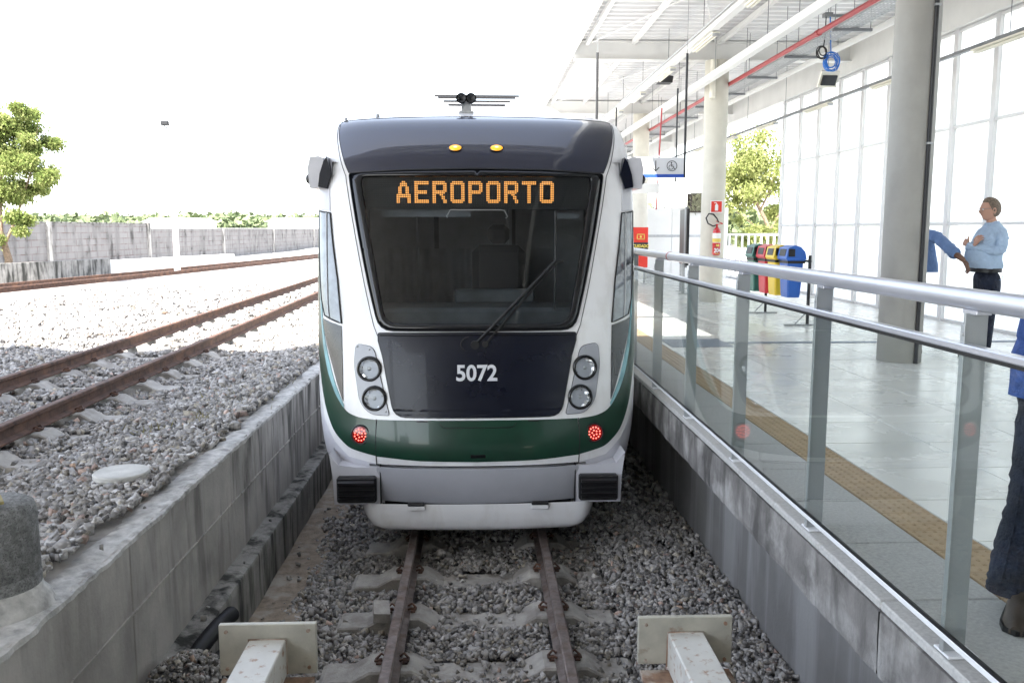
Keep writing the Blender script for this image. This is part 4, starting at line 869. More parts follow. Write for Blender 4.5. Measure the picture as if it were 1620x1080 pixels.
# bumper
bm = [(-36.2, .615), (-20, .602), (0, .598), (20, .602), (36.2, .615), (40.6, .352), (0, .348), (-40.6, .352)]
part('bumper', patch([(-36.4, .640), (-20, .628), (0, .624), (20, .628), (36.4, .640), (41, .352), (0, .346), (-41, .352)], .022, 40, 14, skirt=.06), 'grey_paint', tn)
part('bumper_edge', seam([(-36.4, .648), (-20, .636), (0, .632), (20, .636), (36.4, .648)], .004, .004, False), 'black_rubber', tn)
for s in (-1, 1):
    g = MB(); poly = [(.775, .335), (1.138, .335), (1.148, .56), (1.170, .74), (1.10, .655), (.95, .635), (.775, .640)]
    g.prism([(s * a, b) for a, b in poly][::s], 6.66, 7.2, 'Y'); fr_ = part('buffer_frame', g, 'silver_paint', tn)
    b = MB().box(min(s * .80, s * 1.11), max(s * .80, s * 1.11), 6.60, 6.70, .362, .57, .014)
    part('rubber_buffer', b, 'black_rubber', tn)
    rb = MB()
    for z in (.395, .438, .482, .527): rb.prism([(6.585, z - .012), (6.575, z - .004), (6.575, z + .006), (6.60, z + .018), (6.60, z - .014)], min(s * .815, s * 1.098), max(s * .815, s * 1.098), 'X')
    part('buffer_rib', rb, 'black_rubber', tn)
    part('bumper_gap', MB().box(s * .772 - .004, s * .772 + .004, 6.652, 6.70, .34, .65), 'black_rubber', tn)
# skirt below the bumper
rows = []
for z, wd, y in ((.345, .985, 6.60), (.30, .975, 6.595), (.22, .965, 6.60), (.16, .93, 6.61), (.125, .86, 6.63), (.112, .80, 6.68)):
    row = []
    for k in range(41):
        t = -1 + 2 * k / 40; x = wd * math.sin(t * math.pi / 2) if abs(t) < 1 else wd * t; u = abs(x / wd)
        row.append((x, y + .06 * u * u + .35 * max(0, (u - .86) / .14) ** 2.2, z))
    rows.append(row)
rows.append([(x, y + .25, z) for x, y, z in rows[-1]]); g = MB().grid(rows)
part('front_skirt', g, 'white_paint', tn)
for s in (-1, 1):
    part('tow_slot', MB().box(min(s * .42, s * .555), max(s * .42, s * .555), 6.575, 6.62, .338, .362, .008), 'black_rubber', tn); part('slot_lip', MB().box(min(s * .42, s * .555), max(s * .42, s * .555), 6.578, 6.615, .305, .336, .004), 'white_paint', tn)
part('underframe', MB().box(-1.05, 1.05, 7.3, END - .3, .30, .62).box(-.75, .75, 6.75, 7.6, .16, .36), 'black_rubber', tn)
for y in (9.2, 11.0):
    for s in (-1, 1): part('wheel', MB().cyl((s * .47, y, .33), (s * .60, y, .33), .33, n=32), 'worn_steel', tn)
part('bogie', MB().box(-.85, .85, 8.9, 11.3, .25, .5), 'black_rubber', tn)
# wiper
wp = part('wiper', MB().tube([(-.02, 6.735, 1.60), (.20, 6.76, 1.82), (.50, 6.84, 2.12), (.625, 6.90, 2.245)], .013, 6).tube([(.06, 6.735, 1.60), (.24, 6.77, 1.80), (.52, 6.85, 2.11), (.635, 6.90, 2.225)], .010, 6), 'black_rubber', tn)
part('wiper_blade', MB().tube([(.618, 6.885, 1.86), (.630, 6.955, 2.30), (.636, 7.06, 2.64)], .009, 6).box(.60, .69, 6.90, 6.925, 2.232, 2.25), 'black_rubber', wp)
part('wiper_pivot', MB().cyl((-.02, 6.72, 1.595), (-.02, 6.78, 1.595), .034, n=16).cyl((.06, 6.72, 1.60), (.06, 6.78, 1.60), .024, n=14).tube([(-.055 + .075 * math.cos(t), 6.725, 1.60 + .06 * math.sin(t)) for t in [R(100 + 20 * k) for k in range(9)]], .005, 5), 'black_rubber', wp)
# camera pods
for s in (-1, 1):
    c = part('camera_pod', MB().grid([[(s * a, y, z) for a, z in ((1.245, 2.835), (1.385, 2.835), (1.395, 3.0), (1.375, 3.085), (1.30, 3.095), (1.265, 3.08))] for y in (7.30, 7.36, 7.75)], smooth=False, close=True).prism([(s * a, z) for a, z in ((1.245, 2.835), (1.385, 2.835), (1.395, 3.0), (1.375, 3.085), (1.30, 3.095), (1.265, 3.08))][::s], 7.302, 7.34, 'Y'), 'silver_paint', tn)
    part('pod_shade', MB().prism([(s * a, z) for a, z in ((1.24, 2.83), (1.31, 2.845), (1.295, 2.95), (1.262, 3.05), (1.235, 3.09), (1.20, 2.95))][::s], 7.285, 7.70, 'Y'), 'navy_paint', c)
    part('camera_lens', MB().lathe([(.0, -.03), (.04, -.025), (.045, 0), (.03, .02), (0, .028)], (s * 1.405, 7.40, 2.915), 16, axis=(s, -.3, 0)), 'black_rubber', c)
# roof equipment
ac = MB(); rows = []
for y, z, hw in ((8.9, 3.58, .72), (9.3, 3.72, .82), (10.0, 3.93, .90), (10.5, 4.00, .92), (14, 4.00, .92), (14.3, 3.6, .9)):
    rows.append([(hw * 1.12 * math.sin(t), y, 3.5 + (z - 3.5) * max(0, math.cos(t)) ** .35) for t in [math.pi / 2 * (-1 + k / 12) for k in range(25)]])
ac.grid(rows); A_ = part('air_conditioner_cover', ac, 'white_paint', tn)
for k, (z, x0, x1, y) in enumerate(((3.975, -.47, .48, 10.0), (3.925, -.42, .43, 9.80), (3.86, -.36, .36, 9.60), (3.79, -.30, .30, 9.38))):
    part('louvre', MB().obox((0, y - .07, z - .004), x1 - x0, .012, .022, Euler((R(20), 0, 0)).to_matrix()), 'black_rubber', A_)
hn = thing('roof_horn', 'twin black trumpet horns on a bracket on top of the train nose', 'horn', (-.11, 8.0, 3.55))
for x in (-.148, -.062):
    part('trumpet', MB().lathe([(.048, 0), (.040, .012), (.022, .05), (.014, .12), (.014, .3)], (x, 7.93, 3.655), 20, axis=(0, 1, 0)), 'black_gloss', hn); part('throat', MB().lathe([(.038, .006), (0, .03)], (x, 7.93, 3.655), 16, axis=(0, 1, 0)), 'black_rubber', hn)
part('bracket', MB().box(-.15, -.06, 7.98, 8.02, 3.55, 3.63).box(-.17, -.04, 7.96, 8.06, 3.53, 3.55).box(-.15, -.14, 7.96, 8.0, 3.58, 3.66).box(-.07, -.06, 7.96, 8.0, 3.58, 3.66), 'galv', hn)
for p, z in ((-44, 3.475), (-62, 3.43)): part('lifting_eye', MB().lathe([(.018, 0), (.016, .03), (0, .035)], S(p, z), 10), 'galv', tn)
# destination display behind the windscreen
part('display_board', MB().box(-.93, .93, 7.28, 7.33, 2.66, 2.93), 'led_board', tn)
FT = {'A': '...##... ..####.. ..####.. .##..##. .##..##. .##..##. .##..##. ######## ######## ##....## ##....## ##....##',
      'E': '######## ######## ##...... ##...... ##...... #######. #######. ##...... ##...... ##...... ######## ########',
      'R': '#######. ######## ##....## ##....## ##....## ######## #######. ##..##.. ##...##. ##...##. ##....## ##....##',
      'O': '.######. ######## ##....## ##....## ##....## ##....## ##....## ##....## ##....## ##....## ######## .######.',
      'P': '#######. ######## ##....## ##....## ##....## ######## #######. ##...... ##...... ##...... ##...... ##......',
      'T': '######## ######## ...##... ...##... ...##... ...##... ...##... ...##... ...##... ...##... ...##... ...##...'}
lit = set(); dp = .0151
for i, ch in enumerate('AEROPORTO'):
    for r_, row in enumerate(FT[ch].split()):
        for k, cc in enumerate(row):
            if cc == '#': lit.add((int(i * 10 + k) + 16, r_ + 2))
a = MB(); b = MB()
def dot(mb, x, z, r, y): mb.add([(x - r, y, z), (x, y, z - r), (x + r, y, z), (x, y, z + r)], [(0, 1, 2, 3)])
x00 = -.655 - 16 * dp
for cx in range(0, 122):
    for r_ in range(16):
        x = x00 + cx * dp * .985; z = 2.915 - r_ * dp * 1.0
        if abs(x) > .925: continue
        if (cx, r_) in lit: a.box(x - .0050, x + .0050, 7.274, 7.2795, z - .0050, z + .0050)
        else: dot(b, x, z, .0035, 7.2785)
part('lit_letters', a, 'led_amber', tn, kind='stuff'); part('unlit_diodes', b, 'led_off', tn, kind='stuff')
# cab interior
part('cab_interior', MB().add([(-1.15, 6.95, 1.55), (1.15, 6.95, 1.55), (1.15, 9.2, 1.45), (-1.15, 9.2, 1.45), (-1.15, 9.2, 3.1), (1.15, 9.2, 3.1), (1.2, 7.35, 3.05), (-1.2, 7.35, 3.05)], [(0, 3, 2, 1), (3, 4, 5, 2), (4, 7, 6, 5), (0, 7, 4, 3), (1, 2, 5, 6)]), 'cab_dark', tn)
part('dashboard', MB().box(-1.0, 1.0, 7.0, 7.6, 1.55, 1.86, .03).box(-.2, .5, 7.45, 7.6, 1.86, 1.98, .02), 'cab_dark', tn)
part('sun_visor', MB().box(-.80, -.05, 7.36, 7.37, 2.60, 2.66).box(.68, .86, 7.36, 7.37, 2.585, 2.63), 'cab_grey', tn)
part('grab_handle', MB().tube([(-.245, 7.22, 2.590), (-.25, 7.22, 2.605), (-.22, 7.22, 2.655), (.20, 7.22, 2.655), (.225, 7.22, 2.65), (.255, 7.22, 2.60), (.235, 7.22, 2.587)], .0045, 6), 'ink_white', tn)
part('cab_partition', MB().box(-1.1, -.45, 9.0, 9.1, 1.5, 3.0).box(.40, 1.1, 9.0, 9.1, 1.5, 3.0).box(-.40, .36, 9.05, 9.1, 1.5, 2.9), 'cab_grey', tn)
st = part('driver_seat', MB().box(-.05, .45, 8.1, 8.25, 1.6, 2.35, .10).box(.10, .30, 8.1, 8.2, 2.36, 2.54, .08).box(-.05, .45, 7.75, 8.25, 1.6, 1.75, .04), 'seat_cloth', tn)
part('sunblind', MB().grid([[(-.95 + 1.1 * k / 40, 8.9 + .03 * math.sin(k * 1.3) , z) for k in range(41)] for z in (1.6, 2.3)]), 'cab_grey', tn)
part('cab_pole', MB().cyl((-.56, 8.2, 1.6), (-.56, 8.2, 3.0), .014, n=8).cyl((.30, 8.6, 1.6), (.30, 8.6, 3.0), .014, n=8), 'cab_grey', tn)
# flank livery and passenger windows
for s in (-1, 1):
    x0, x1 = sorted((s * 1.333, s * 1.341)); part('side_livery', MB().box(x0, x1, 8.0, END, 1.72, 2.86), 'green_paint', tn)
    for k in range(14):
        x0, x1 = sorted((s * 1.338, s * 1.349)); part('passenger_window', MB().box(x0, x1, 8.5 + 2.5 * k, 10.6 + 2.5 * k, 1.95, 2.75, .003), 'side_glass', tn)
# ------------------------------------------------------------ buffer stops in front
for s, lab in ((-1, 'cream steel buffer stop left of the rails with a rust speckled white beam'), (1, 'cream steel buffer stop right of the rails with a rusty foot plate')):
    b = thing('buffer_stop', lab, 'buffer stop', (s * .97, 3.9, -.2), 'buffer stops at the track end'); x = s * .985 - .01
    part('face_plate', MB().box(x - .225, x + .225, 3.86, 3.89, .425 if s < 0 else .44, .672, .003), 'cream_steel', b)
    part('beam', MB().box(x - .085, x + .085, 1.9, 3.86, .42, .60, .006), 'white_rusty', b)
    part('foot_plate', MB().box(x - .215, x + .215, 2.6, 3.86, .39, .412, .003), 'rusty_steel', b)
    part('leg', MB().box(x - .08, x + .08, 3.5, 3.7, -.25, .39, .004).box(x - .08, x + .08, 2.0, 2.2, -.25, .39, .004), 'cream_steel', b)
    for bz in (.46, .64):
        for bx in (-.19, .19): part('bolt', MB().cyl((x + bx, 3.852, bz), (x + bx, 3.86, bz), .009, n=6), 'rusty_steel', b)
    part('weld_bead', MB().tube([(x - .086, 3.855, .43), (x - .086, 3.855, .60), (x + .086, 3.855, .60), (x + .086, 3.855, .43)], .006, 5), 'rusty_steel', b)
# ------------------------------------------------------------ corrugated pipes, cylinder, disc
def corr(pts, r, label):
    P_ = []; rs = []
    n = 70; q = [Vector(p) for p in pts]
    for k in range(n + 1):
        t = k / n * (len(q) - 1); i = min(int(t), len(q) - 2); u = t - i
        p0, p1, p2, p3 = q[max(0, i - 1)], q[i], q[i + 1], q[min(len(q) - 1, i + 2)]
        P_.append(.5 * ((2 * p1) + (-p0 + p2) * u + (2 * p0 - 5 * p1 + 4 * p2 - p3) * u * u + (-p0 + 3 * p1 - 3 * p2 + p3) * u ** 3)); rs.append(r * (1 if k % 2 else .82))
    o = part('corrugated_pipe', MB().tube(P_, r, 14, rs), 'corrugated_black', loc=tuple(pts[0])); tag(o, label, 'pipe', 'black corrugated pipes by the left buffer stop')
corr([(-1.66, 4.50, .02), (-1.62, 4.66, .10), (-1.57, 4.90, .15), (-1.53, 5.12, .15)], .050, 'topmost black corrugated pipe, leaning on the ledge')
corr([(-1.55, 4.50, -.02), (-1.50, 4.64, .06), (-1.42, 4.84, .08), (-1.34, 5.04, .03)], .050, 'middle black corrugated pipe coming out of the gravel heap')
corr([(-1.45, 4.36, -.02), (-1.40, 4.50, .05), (-1.33, 4.64, .04), (-1.24, 4.80, -.04)], .050, 'black corrugated pipe nearest the buffer stop')
cy = thing('concrete_pipe', 'rough pebbly concrete pipe standing on the wall top at the left edge', 'pipe', (-2.0, 3.42, .95))
part('barrel', MB().lathe([(.175, 0), (.178, .12), (.172, .125), (.172, .135), (.176, .14), (.176, .385), (.165, .42), (.14, .435), (0, .44)], (-2.015, 3.50, .955), 40), 'pebble_concrete', cy)
part('mortar_foot', MB().lathe([(.225, -.01), (.21, .03), (.185, .06), (.178, .09)], (-2.015, 3.50, .945), 28), 'rough_mortar', cy)
yb = thing('valve_handle', 'worn yellow bracket and flat wooden offcut lying on the concrete pipe', 'bracket', (-2.0, 3.5, 1.51))
part('bracket', MB().tube([(-2.03, 3.42, 1.395), (-1.985, 3.40, 1.415), (-1.965, 3.40, 1.485), (-2.0, 3.42, 1.545)], .018, 8), 'yellow_wood', yb); part('offcut', MB().obox((-1.99, 3.40, 1.41), .16, .09, .012, Euler((.05, -.12, .6)).to_matrix()), 'yellow_wood', yb)
part('disc', MB().lathe([(0, .955), (.155, .955), (.165, .97), (.165, .99), (.158, .998), (0, 1.0)], (-2.19, 5.22, .035), 36, smooth=False), 'coping_concrete', loc=(-2.19, 5.22, .95), label='round white concrete lid lying on the ballast', cat='concrete lid')

tn.location.x -= .013
# ------------------------------------------------------------ left background
# block wall in bays
bw = thing('block_wall', 'long weathered grey block wall beyond the tracks', 'wall', (-16, 45, .9))
wp_ = [(-17.0, 24), (-16.6, 34), (-16.0, 42.5), (-15.2, 52), (-14.6, 62), (-14.2, 75), (-14, 95)]
for i, ((xa, ya), (xb, yb_)) in enumerate(zip(wp_, wp_[1:])):
    d = Vector((xb - xa, yb_ - ya)); zt = 2.72 if i < 2 else 2.50
    m = MB(); Mx = Euler((0, 0, math.atan2(d.y, d.x))).to_matrix(); m.obox(((xa + xb) / 2, (ya + yb_) / 2, (.85 + zt) / 2), d.length - .02, .2, zt - .85, Mx); part('wall_bay', m, 'block_wall', bw)
    part('coping', MB().obox(((xa + xb) / 2, (ya + yb_) / 2, zt + .03), d.length, .26, .05, Mx), 'ledge_concrete' if i < 2 else 'coping_concrete', bw)
    part('pier', MB().box(xb - .15, xb + .18, yb_ - .15, yb_ + .15, .85, zt + .05), 'wall_concrete', bw)
# low parapets by the far track
d_ = part('parapet', MB().obox((-13.9, 25.2, 1.20), 9.0, .3, .62, Euler((0, 0, R(71))).to_matrix()), 'ledge_concrete', loc=(-13.9, 25.2, .9)); tag(d_, 'low dark stained concrete parapet behind the far track', 'parapet')
d_ = part('parapet', MB().obox((-11.75, 33.4, 1.16), 8.8, .3, .54, Euler((0, 0, R(75))).to_matrix()), 'post_white', loc=(-11.3, 33.6, .9)); tag(d_, 'low white painted parapet continuing from the dark one', 'parapet')
lp_ = thing('lamp_post', 'tall white lamp post between the tracks with a small lamp at its top', 'lamp post', (-10.85, 31.6, .9))
part('post', MB().cyl((-10.85, 31.6, .9), (-10.85, 31.6, 6.25), .11, .06, 16), 'post_white', lp_)
L_ = part('lamp_head', MB().box(-11.15, -10.87, 31.45, 31.6, 6.10, 6.26, .03), 'black_rubber', lp_); part('lamp_arm', MB().tube([(-10.85, 31.6, 6.1), (-10.98, 31.55, 6.02), (-11.05, 31.52, 6.1)], .02, 6), 'black_rubber', L_)
# ------------------------------------------------------------ trees
def leafmesh(cl, n_leaf, size, rad, seed, elong=2.4, droop=.2, flat=.7):
    r = np.random.default_rng(seed); cl = np.array(cl, float); n = n_leaf; k = r.integers(0, len(cl), n)
    d = r.normal(size=(n, 3)); d /= np.linalg.norm(d, axis=1)[:, None]; rr = rad * r.random(n) ** .55 * cl[k, 3] * r.uniform(.6, 1.25, n)
    p = cl[k, :3] + d * rr[:, None] * np.array([1, 1, flat])
    a = r.normal(size=(n, 3)) + d * 1.2; a[:, 2] -= droop; a /= np.linalg.norm(a, axis=1)[:, None]; b = np.cross(a, r.normal(size=(n, 3))); b /= np.linalg.norm(b, axis=1)[:, None]
    s = size * r.uniform(.6, 1.3, n)[:, None]; w_ = s / elong
    V = np.stack([p, p + a * s * .5 + b * w_, p + a * s, p + a * s * .5 - b * w_], 1); V[:, 2, 2] -= s[:, 0] * .2
    me = bpy.data.meshes.new('leaves'); me.vertices.add(n * 4); me.vertices.foreach_set('co', V.reshape(-1).astype(np.float32)); me.loops.add(n * 4); me.loops.foreach_set('vertex_index', np.arange(n * 4, dtype=np.int32))
    me.polygons.add(n); me.polygons.foreach_set('loop_start', np.arange(0, n * 4, 4, dtype=np.int32)); me.update(calc_edges=True); return me
def tree(label, loc, trunk, limbs, clumps, n, size, rad, seed, m='leaf', m2=None, group=None, **k):
    t = thing('tree', label, 'tree', loc, group); L = Vector(loc)
    part('trunk', MB().tube([L + Vector(p) for p in trunk], .1, 10, [q for q in np.linspace(k.get('r0', .16), .05, len(trunk))]), 'bark', t)
    for lb in limbs: part('limb', MB().tube([L + Vector(p) for p in lb], .04, 6, list(np.linspace(.05, .012, len(lb)))), 'bark', t)
    for i, (mm, fr) in enumerate(((m, .6), (m2 or m, .4))):
        o = bpy.data.objects.new('crown', leafmesh(clumps, int(n * fr), size, rad, seed + i, **{q: v for q, v in k.items() if q in ('elong', 'droop', 'flat')})); o.data.materials.append(MT[mm]); C.objects.link(o); o.parent = t; tag(o, kind='stuff')
    return t
q = random.Random(11)
cl = []
for (x, y, z, s, sp, nn_) in ((-1.2, 0, 4.1, 1.0, .55, 16), (.2, -.2, 4.55, .7, .35, 6), (-.1, .2, 3.6, .9, .5, 12), (.55, 0, 3.5, .7, .35, 8), (1.15, 0, 4.6, .62, .26, 6), (1.75, 0, 4.25, .42, .2, 4), (1.55, .1, 5.0, .38, .14, 3), (1.75, 0, 3.55, .5, .24, 5), (-.6, 0, 2.7, .8, .45, 9), (.75, 0, 2.55, .5, .28, 6), (-.9, 0, 5.0, .75, .35, 6), (1.2, .2, 2.9, .45, .22, 4), (-.2, -.2, 1.75, .6, .35, 6), (.25, -.3, 1.5, .4, .2, 3), (1.15, 0, 1.9, .35, .16, 3), (.35, 0, .6, .28, .15, 2), (-.3, .3, 5.25, .4, .2, 3)):
    for _ in range(nn_): cl.append((x - .6 + q.gauss(0, sp), y + q.gauss(0, sp * 1.3), z - .15 + q.gauss(0, sp * .8), s * .62))
tree('bright green feathery tree at the left edge before the block wall', (-13.9, 26, .9), [(0, 0, 0), (.1, 0, .7), (-.05, 0, 1.4), (-.4, 0, 2.4), (-.6, 0, 4.2)],
     [[(0, 0, 1.1), (.4, 0, 1.9), (.9, 0, 3.2), (1.2, 0, 4.5)], [(-.05, 0, 1.4), (.0, 0, 2.6), (.1, .1, 4.0)], [(-.4, 0, 2.4), (.3, 0, 3.4), (.9, 0, 4.2)]], cl, 82000, .085, 1.05, 21, 'leaf', 'leaf_bright', elong=3.2, r0=.13)
q = random.Random(5); cl = []
for (x, z, s, sp, nn_) in ((0, 4.2, .8, .6, 14), (-1.0, 3.5, .7, .4, 9), (.7, 3.3, .7, .4, 8), (-.4, 3.0, .6, .4, 7), (1.2, 4.0, .6, .35, 7), (-1.5, 2.9, .5, .3, 5), (.9, 2.3, .4, .3, 4), (-.6, 4.7, .5, .3, 5)):
    for _ in range(nn_): cl.append((x + q.gauss(0, sp), q.gauss(0, sp), z + q.gauss(0, sp * .7), s * .8))
tree('leafy tree seen through the opening right of the second column', (11.2, 34, .9), [(.5, 0, 0), (.45, 0, 1.2), (.1, 0, 2.0), (-.5, 0, 3.0), (-.7, 0, 4.4)], [[(.3, 0, 1.5), (.9, 0, 2.6), (1.2, 0, 3.6)], [(-.1, 0, 2.3), (.3, 0, 3.2), (.5, 0, 4.4)], [(-.3, 0, 2.6), (-1.2, 0, 3.1), (-1.7, 0, 3.6)], [(.45, 0, 1.2), (-.4, 0, 1.8), (-1.1, 0, 2.3)]], cl, 18000, .10, 1.2, 31, 'leaf_bright', 'leaf_bright', elong=2.2, r0=.10)
cl = [(8.2 + 3.6 * q.random() - 9.5, q.gauss(0, .25), .9 + .75 * q.random() + .3, .6) for _ in range(46)]
hb = thing('shrub', 'pale leafy hedge shrubs behind the white fence and bins', 'shrub', (9.5, 27.5, .9)); o = bpy.data.objects.new('foliage', leafmesh(cl, 7000, .10, .5, 41)); o.data.materials.append(MT['leaf_bright']); C.objects.link(o); o.parent = hb; tag(o, kind='stuff')
# far wooded rise and pale buildings beyond the wall
q = random.Random(9); cl = []
for i in range(700):
    y = q.uniform(150, 330); x = q.uniform(-.62, -.17) * y; h = (1.3 + 2.2 * abs(math.sin(x * .11 + 1)) * q.random()) * y / 190
    for _ in range(2): cl.append((x + q.gauss(0, 2), y + q.gauss(0, 2), .9 + h + q.uniform(-1.2, .6), q.uniform(.7, 1.3)))
o = bpy.data.objects.new('distant_woodland', leafmesh(cl, 60000, .95, 2.3, 51, elong=1.3, flat=.6)); o.data.materials.append(MT['leaf_far']); C.objects.link(o); tag(o, 'low pale green line of distant trees above the block wall', 'woodland', kind='stuff')
q = random.Random(19); cl = []
for i in range(260):
    y = q.uniform(75, 120); x = q.uniform(.08, .55) * y; cl.append((x, y, .9 + q.uniform(.3, 3.0), q.uniform(.7, 1.2)))
o = bpy.data.objects.new('distant_woodland', leafmesh(cl, 14000, .6, 1.6, 53, elong=1.4)); o.data.materials.append(MT['leaf_far']); C.objects.link(o); tag(o, 'sparse far greenery beyond the end of the platform', 'woodland', kind='stuff')
for (x, y, w_, d, h, lab) in ((-44, 128, 9, 5, 2.55, 'low flat white building beyond the wall, left of the lamp post'), (-27, 140, 13, 5, 2.75, 'long low white building beyond the wall near the train')):
    b = thing('white_building', lab, 'building', (x, y, .9)); part('walls', MB().box(x - w_ / 2, x + w_ / 2, y, y + d, .9, .9 + h), 'roof_white', b); part('roof', MB().prism([(x - w_ / 2 - .3, .9 + h), (x + w_ / 2 + .3, .9 + h), (x + w_ / 2 - 1, 1.5 + h), (x - w_ / 2 + 1, 1.5 + h)], y - .3, y + d + .3, 'Y'), 'coping_concrete', b)
    for k in range(int(w_ // 2)): part('window', MB().box(x - w_ / 2 + .6 + 2 * k, x - w_ / 2 + 1.5 + 2 * k, y - .03, y, 1.9, 2.8), 'side_glass', b)
# ------------------------------------------------------------ station hall roof over the buffers (shades the foreground)
hr_ = thing('hall_roof', 'high grey hall roof over the end of the track, above the view', 'roof', (0, -4, 7.4))
part('deck', MB().box(-9, 10, -16, 6.4, 7.4, 7.55), 'hall_roof', hr_)
for k in range(4): part('roof_beam', MB().box(-9, 10, 5.9 - 4.6 * k - .1, 5.9 - 4.6 * k + .1, 7.1, 7.4), 'hall_roof', hr_)
part('added_end_wall', MB().box(-6, 10, -16.2, -16, .9, 7.4), 'dark_wall', loc=(0, -16, .9), label='unseen dark wall added behind the camera to darken the train reflections', cat='wall')  # unseen wall, added dark so the train hood mirrors less light
for x, y in ((-8.7, 3.0), (-8.7, -8)): part('hall_column', MB().cyl((x, y, .9), (x, y, 7.1), .25, n=24), 'column_shaded', loc=(x, y, .9), label='plain hall column out of view to the left', cat='column', group='hall columns')
# ------------------------------------------------------------ people
def skin(name, verts, edges, rad, m, root, lv=2, loc=(0, 0, 0), **k):
    me = bpy.data.meshes.new(name); me.from_pydata([Vector(v) for v in verts], edges, []); o = bpy.data.objects.new(name, me); C.objects.link(o)
    md = o.modifiers.new('s', 'SKIN'); md.use_smooth_shade = True
    for i, sv in enumerate(me.skin_vertices[0].data):
        r = rad[i]; sv.radius = (r, r) if not isinstance(r, tuple) else r; sv.use_root = (i == 0)
    ss = o.modifiers.new('u', 'SUBSURF'); ss.levels = lv; ss.render_levels = lv
    dg = bpy.context.evaluated_depsgraph_get(); dg.update(); ev = o.evaluated_get(dg); nm = bpy.data.meshes.new_from_object(ev); bpy.data.objects.remove(o)
    base = BASE[root]; nm.transform(Matrix.Translation(-base)); nm.materials.clear(); nm.materials.append(MT[m]); nm.polygons.foreach_set('use_smooth', [True] * len(nm.polygons))
    p = bpy.data.objects.new(name, nm); C.objects.link(p); p.parent = root; BASE[p] = base
    return tag(p, **k) if k else p
def torso(name, rings, m, root, n=28, caps=True, wr=.004, seed=1):
    """rings: (cx, cy, z, half width along d, half depth, heading) lofted into one surface"""
    mb = MB(); rows = []
    for i, (cx, cy, z, a, b, hd) in enumerate(rings):
        ca, sa = math.cos(hd), math.sin(hd); row = []
        for k in range(n):
            t = 2 * math.pi * k / n; e = 1 + wr / a * math.sin(5 * t + i * 1.7 + seed) * .6
            u, v = a * math.copysign(abs(math.cos(t)) ** .85, math.cos(t)) * e, b * math.copysign(abs(math.sin(t)) ** .85, math.sin(t)) * e
            row.append((cx + u * ca - v * sa, cy + u * sa + v * ca, z))
        rows.append(row)
    mb.grid(rows, close=True)
    if caps: mb.add(rows[0], [tuple(range(n))[::-1]]); mb.add(rows[-1], [tuple(range(n))])
    return part(name, mb, m, root)
def head(root, c, face, h=.23, hairm='hair_grey', skinm='skin', tilt=0.):
    """c: centre of the skull; face: heading angle (radians) the face points to"""
    Mx = Matrix.Rotation(face, 3, 'Z') @ Matrix.Rotation(tilt, 3, 'Y'); s = h / .23
    def shape(d, hair=False):
        x, y, z = d; r = Vector((x * .098, y * .077, z * .118))
        if x > 0:
            f = x ** 2
            if z < 0: r.x *= 1 - .10 * abs(z) ; r.y *= 1 - .25 * z * z
            r.x += .019 * math.exp(-((z + .16) / .15) ** 2 - (y / .16) ** 2) * f + .010 * math.exp(-((z + .28) / .10) ** 2 - (y / .22) ** 2) * f   # nose
            r.x += .008 * math.exp(-((z - .16) / .10) ** 2) * f * math.exp(-(y / .6) ** 2)   # brow
            r.x -= .008 * math.exp(-((z - .02) / .07) ** 2 - ((abs(y) - .34) / .16) ** 2) * f   # sockets
            r.x += .006 * math.exp(-((z + .52) / .06) ** 2 - (y / .3) ** 2) * f + .012 * math.exp(-((z + .82) / .15) ** 2 - (y / .4) ** 2)  # lips, chin
        elif z < -.2: r.x *= 1 - .35 * (abs(z) - .2); r.y *= 1 - .2 * (abs(z) - .2)
        return r
    mb = MB(); rows = []; N = 40; Mn = 30
    for i in range(Mn + 1):
        la = -math.pi / 2 + math.pi * i / Mn; rows.append([Vector(c) + Mx @ (shape((math.cos(la) * math.cos(2 * math.pi * k / N), math.cos(la) * math.sin(2 * math.pi * k / N), math.sin(la))) * s) for k in range(N)])
    mb.grid(rows, close=True); hd = part('head', mb, skinm, root)
    mb = MB(); rows = []
    for i in range(19):
        u = i / 18; row = []
        for k in range(N):
            t = 2 * math.pi * k / N; ct = math.cos(t)
            low = -.62 if ct < -.2 else (-.62 + (ct + .2) / .5 * .85 if ct < .3 else min(.62, .23 + (ct - .3) * 1.4))
            la0 = math.asin(max(-.95, min(.95, low))); la = la0 + (math.pi / 2 - la0) * u
            d = (math.cos(la) * ct, math.cos(la) * math.sin(t), math.sin(la)); v = shape(d); pr = 1.07 + .05 * math.sin(u * 3) + .015 * math.sin(9 * t + 7 * u)
            if i == 0: pr = .99
            row.append(Vector(c) + Mx @ (v * pr * s))
        rows.append(row)
    mb.grid(rows, close=True); part('hair', mb, hairm, root)
    for sd in (-1, 1):
        e = MB().lathe([(0, -.008), (.020, -.006), (.026, .004), (.020, .010), (.012, .004), (0, .002)], (0, 0, 0), 14)
        e.v = [Vector(c) + Mx @ (Vector((v[0] * .8 - .008, sd * (.078 + v[2]), v[1] * 1.25 - .012)) * s) for v in e.v]; part('ear', e, skinm, hd)
        e = MB().lathe([(0, -.011), (.009, -.007), (.012, 0), (.009, .007), (0, .011)], (0, 0, 0), 10)
        e.v = [Vector(c) + Mx @ ((Vector((v[0], v[1], v[2])) + Vector((.082, sd * .030, .004))) * s) for v in e.v]; part('eye', e, 'ink_white', hd)
        gl = MB().tube([Vector(c) + Mx @ (Vector(p) * s) for p in ((-.005, sd * .083, .010), (.05, sd * .083, .010), (.100, sd * .062, .008), (.108, sd * .052, .010), (.112, sd * .012, .010), (.11, sd * .012, -.016), (.104, sd * .058, -.016), (.100, sd * .062, .008))], .0022, 5); part('glasses', gl, 'dark_galv', hd)
    return hd
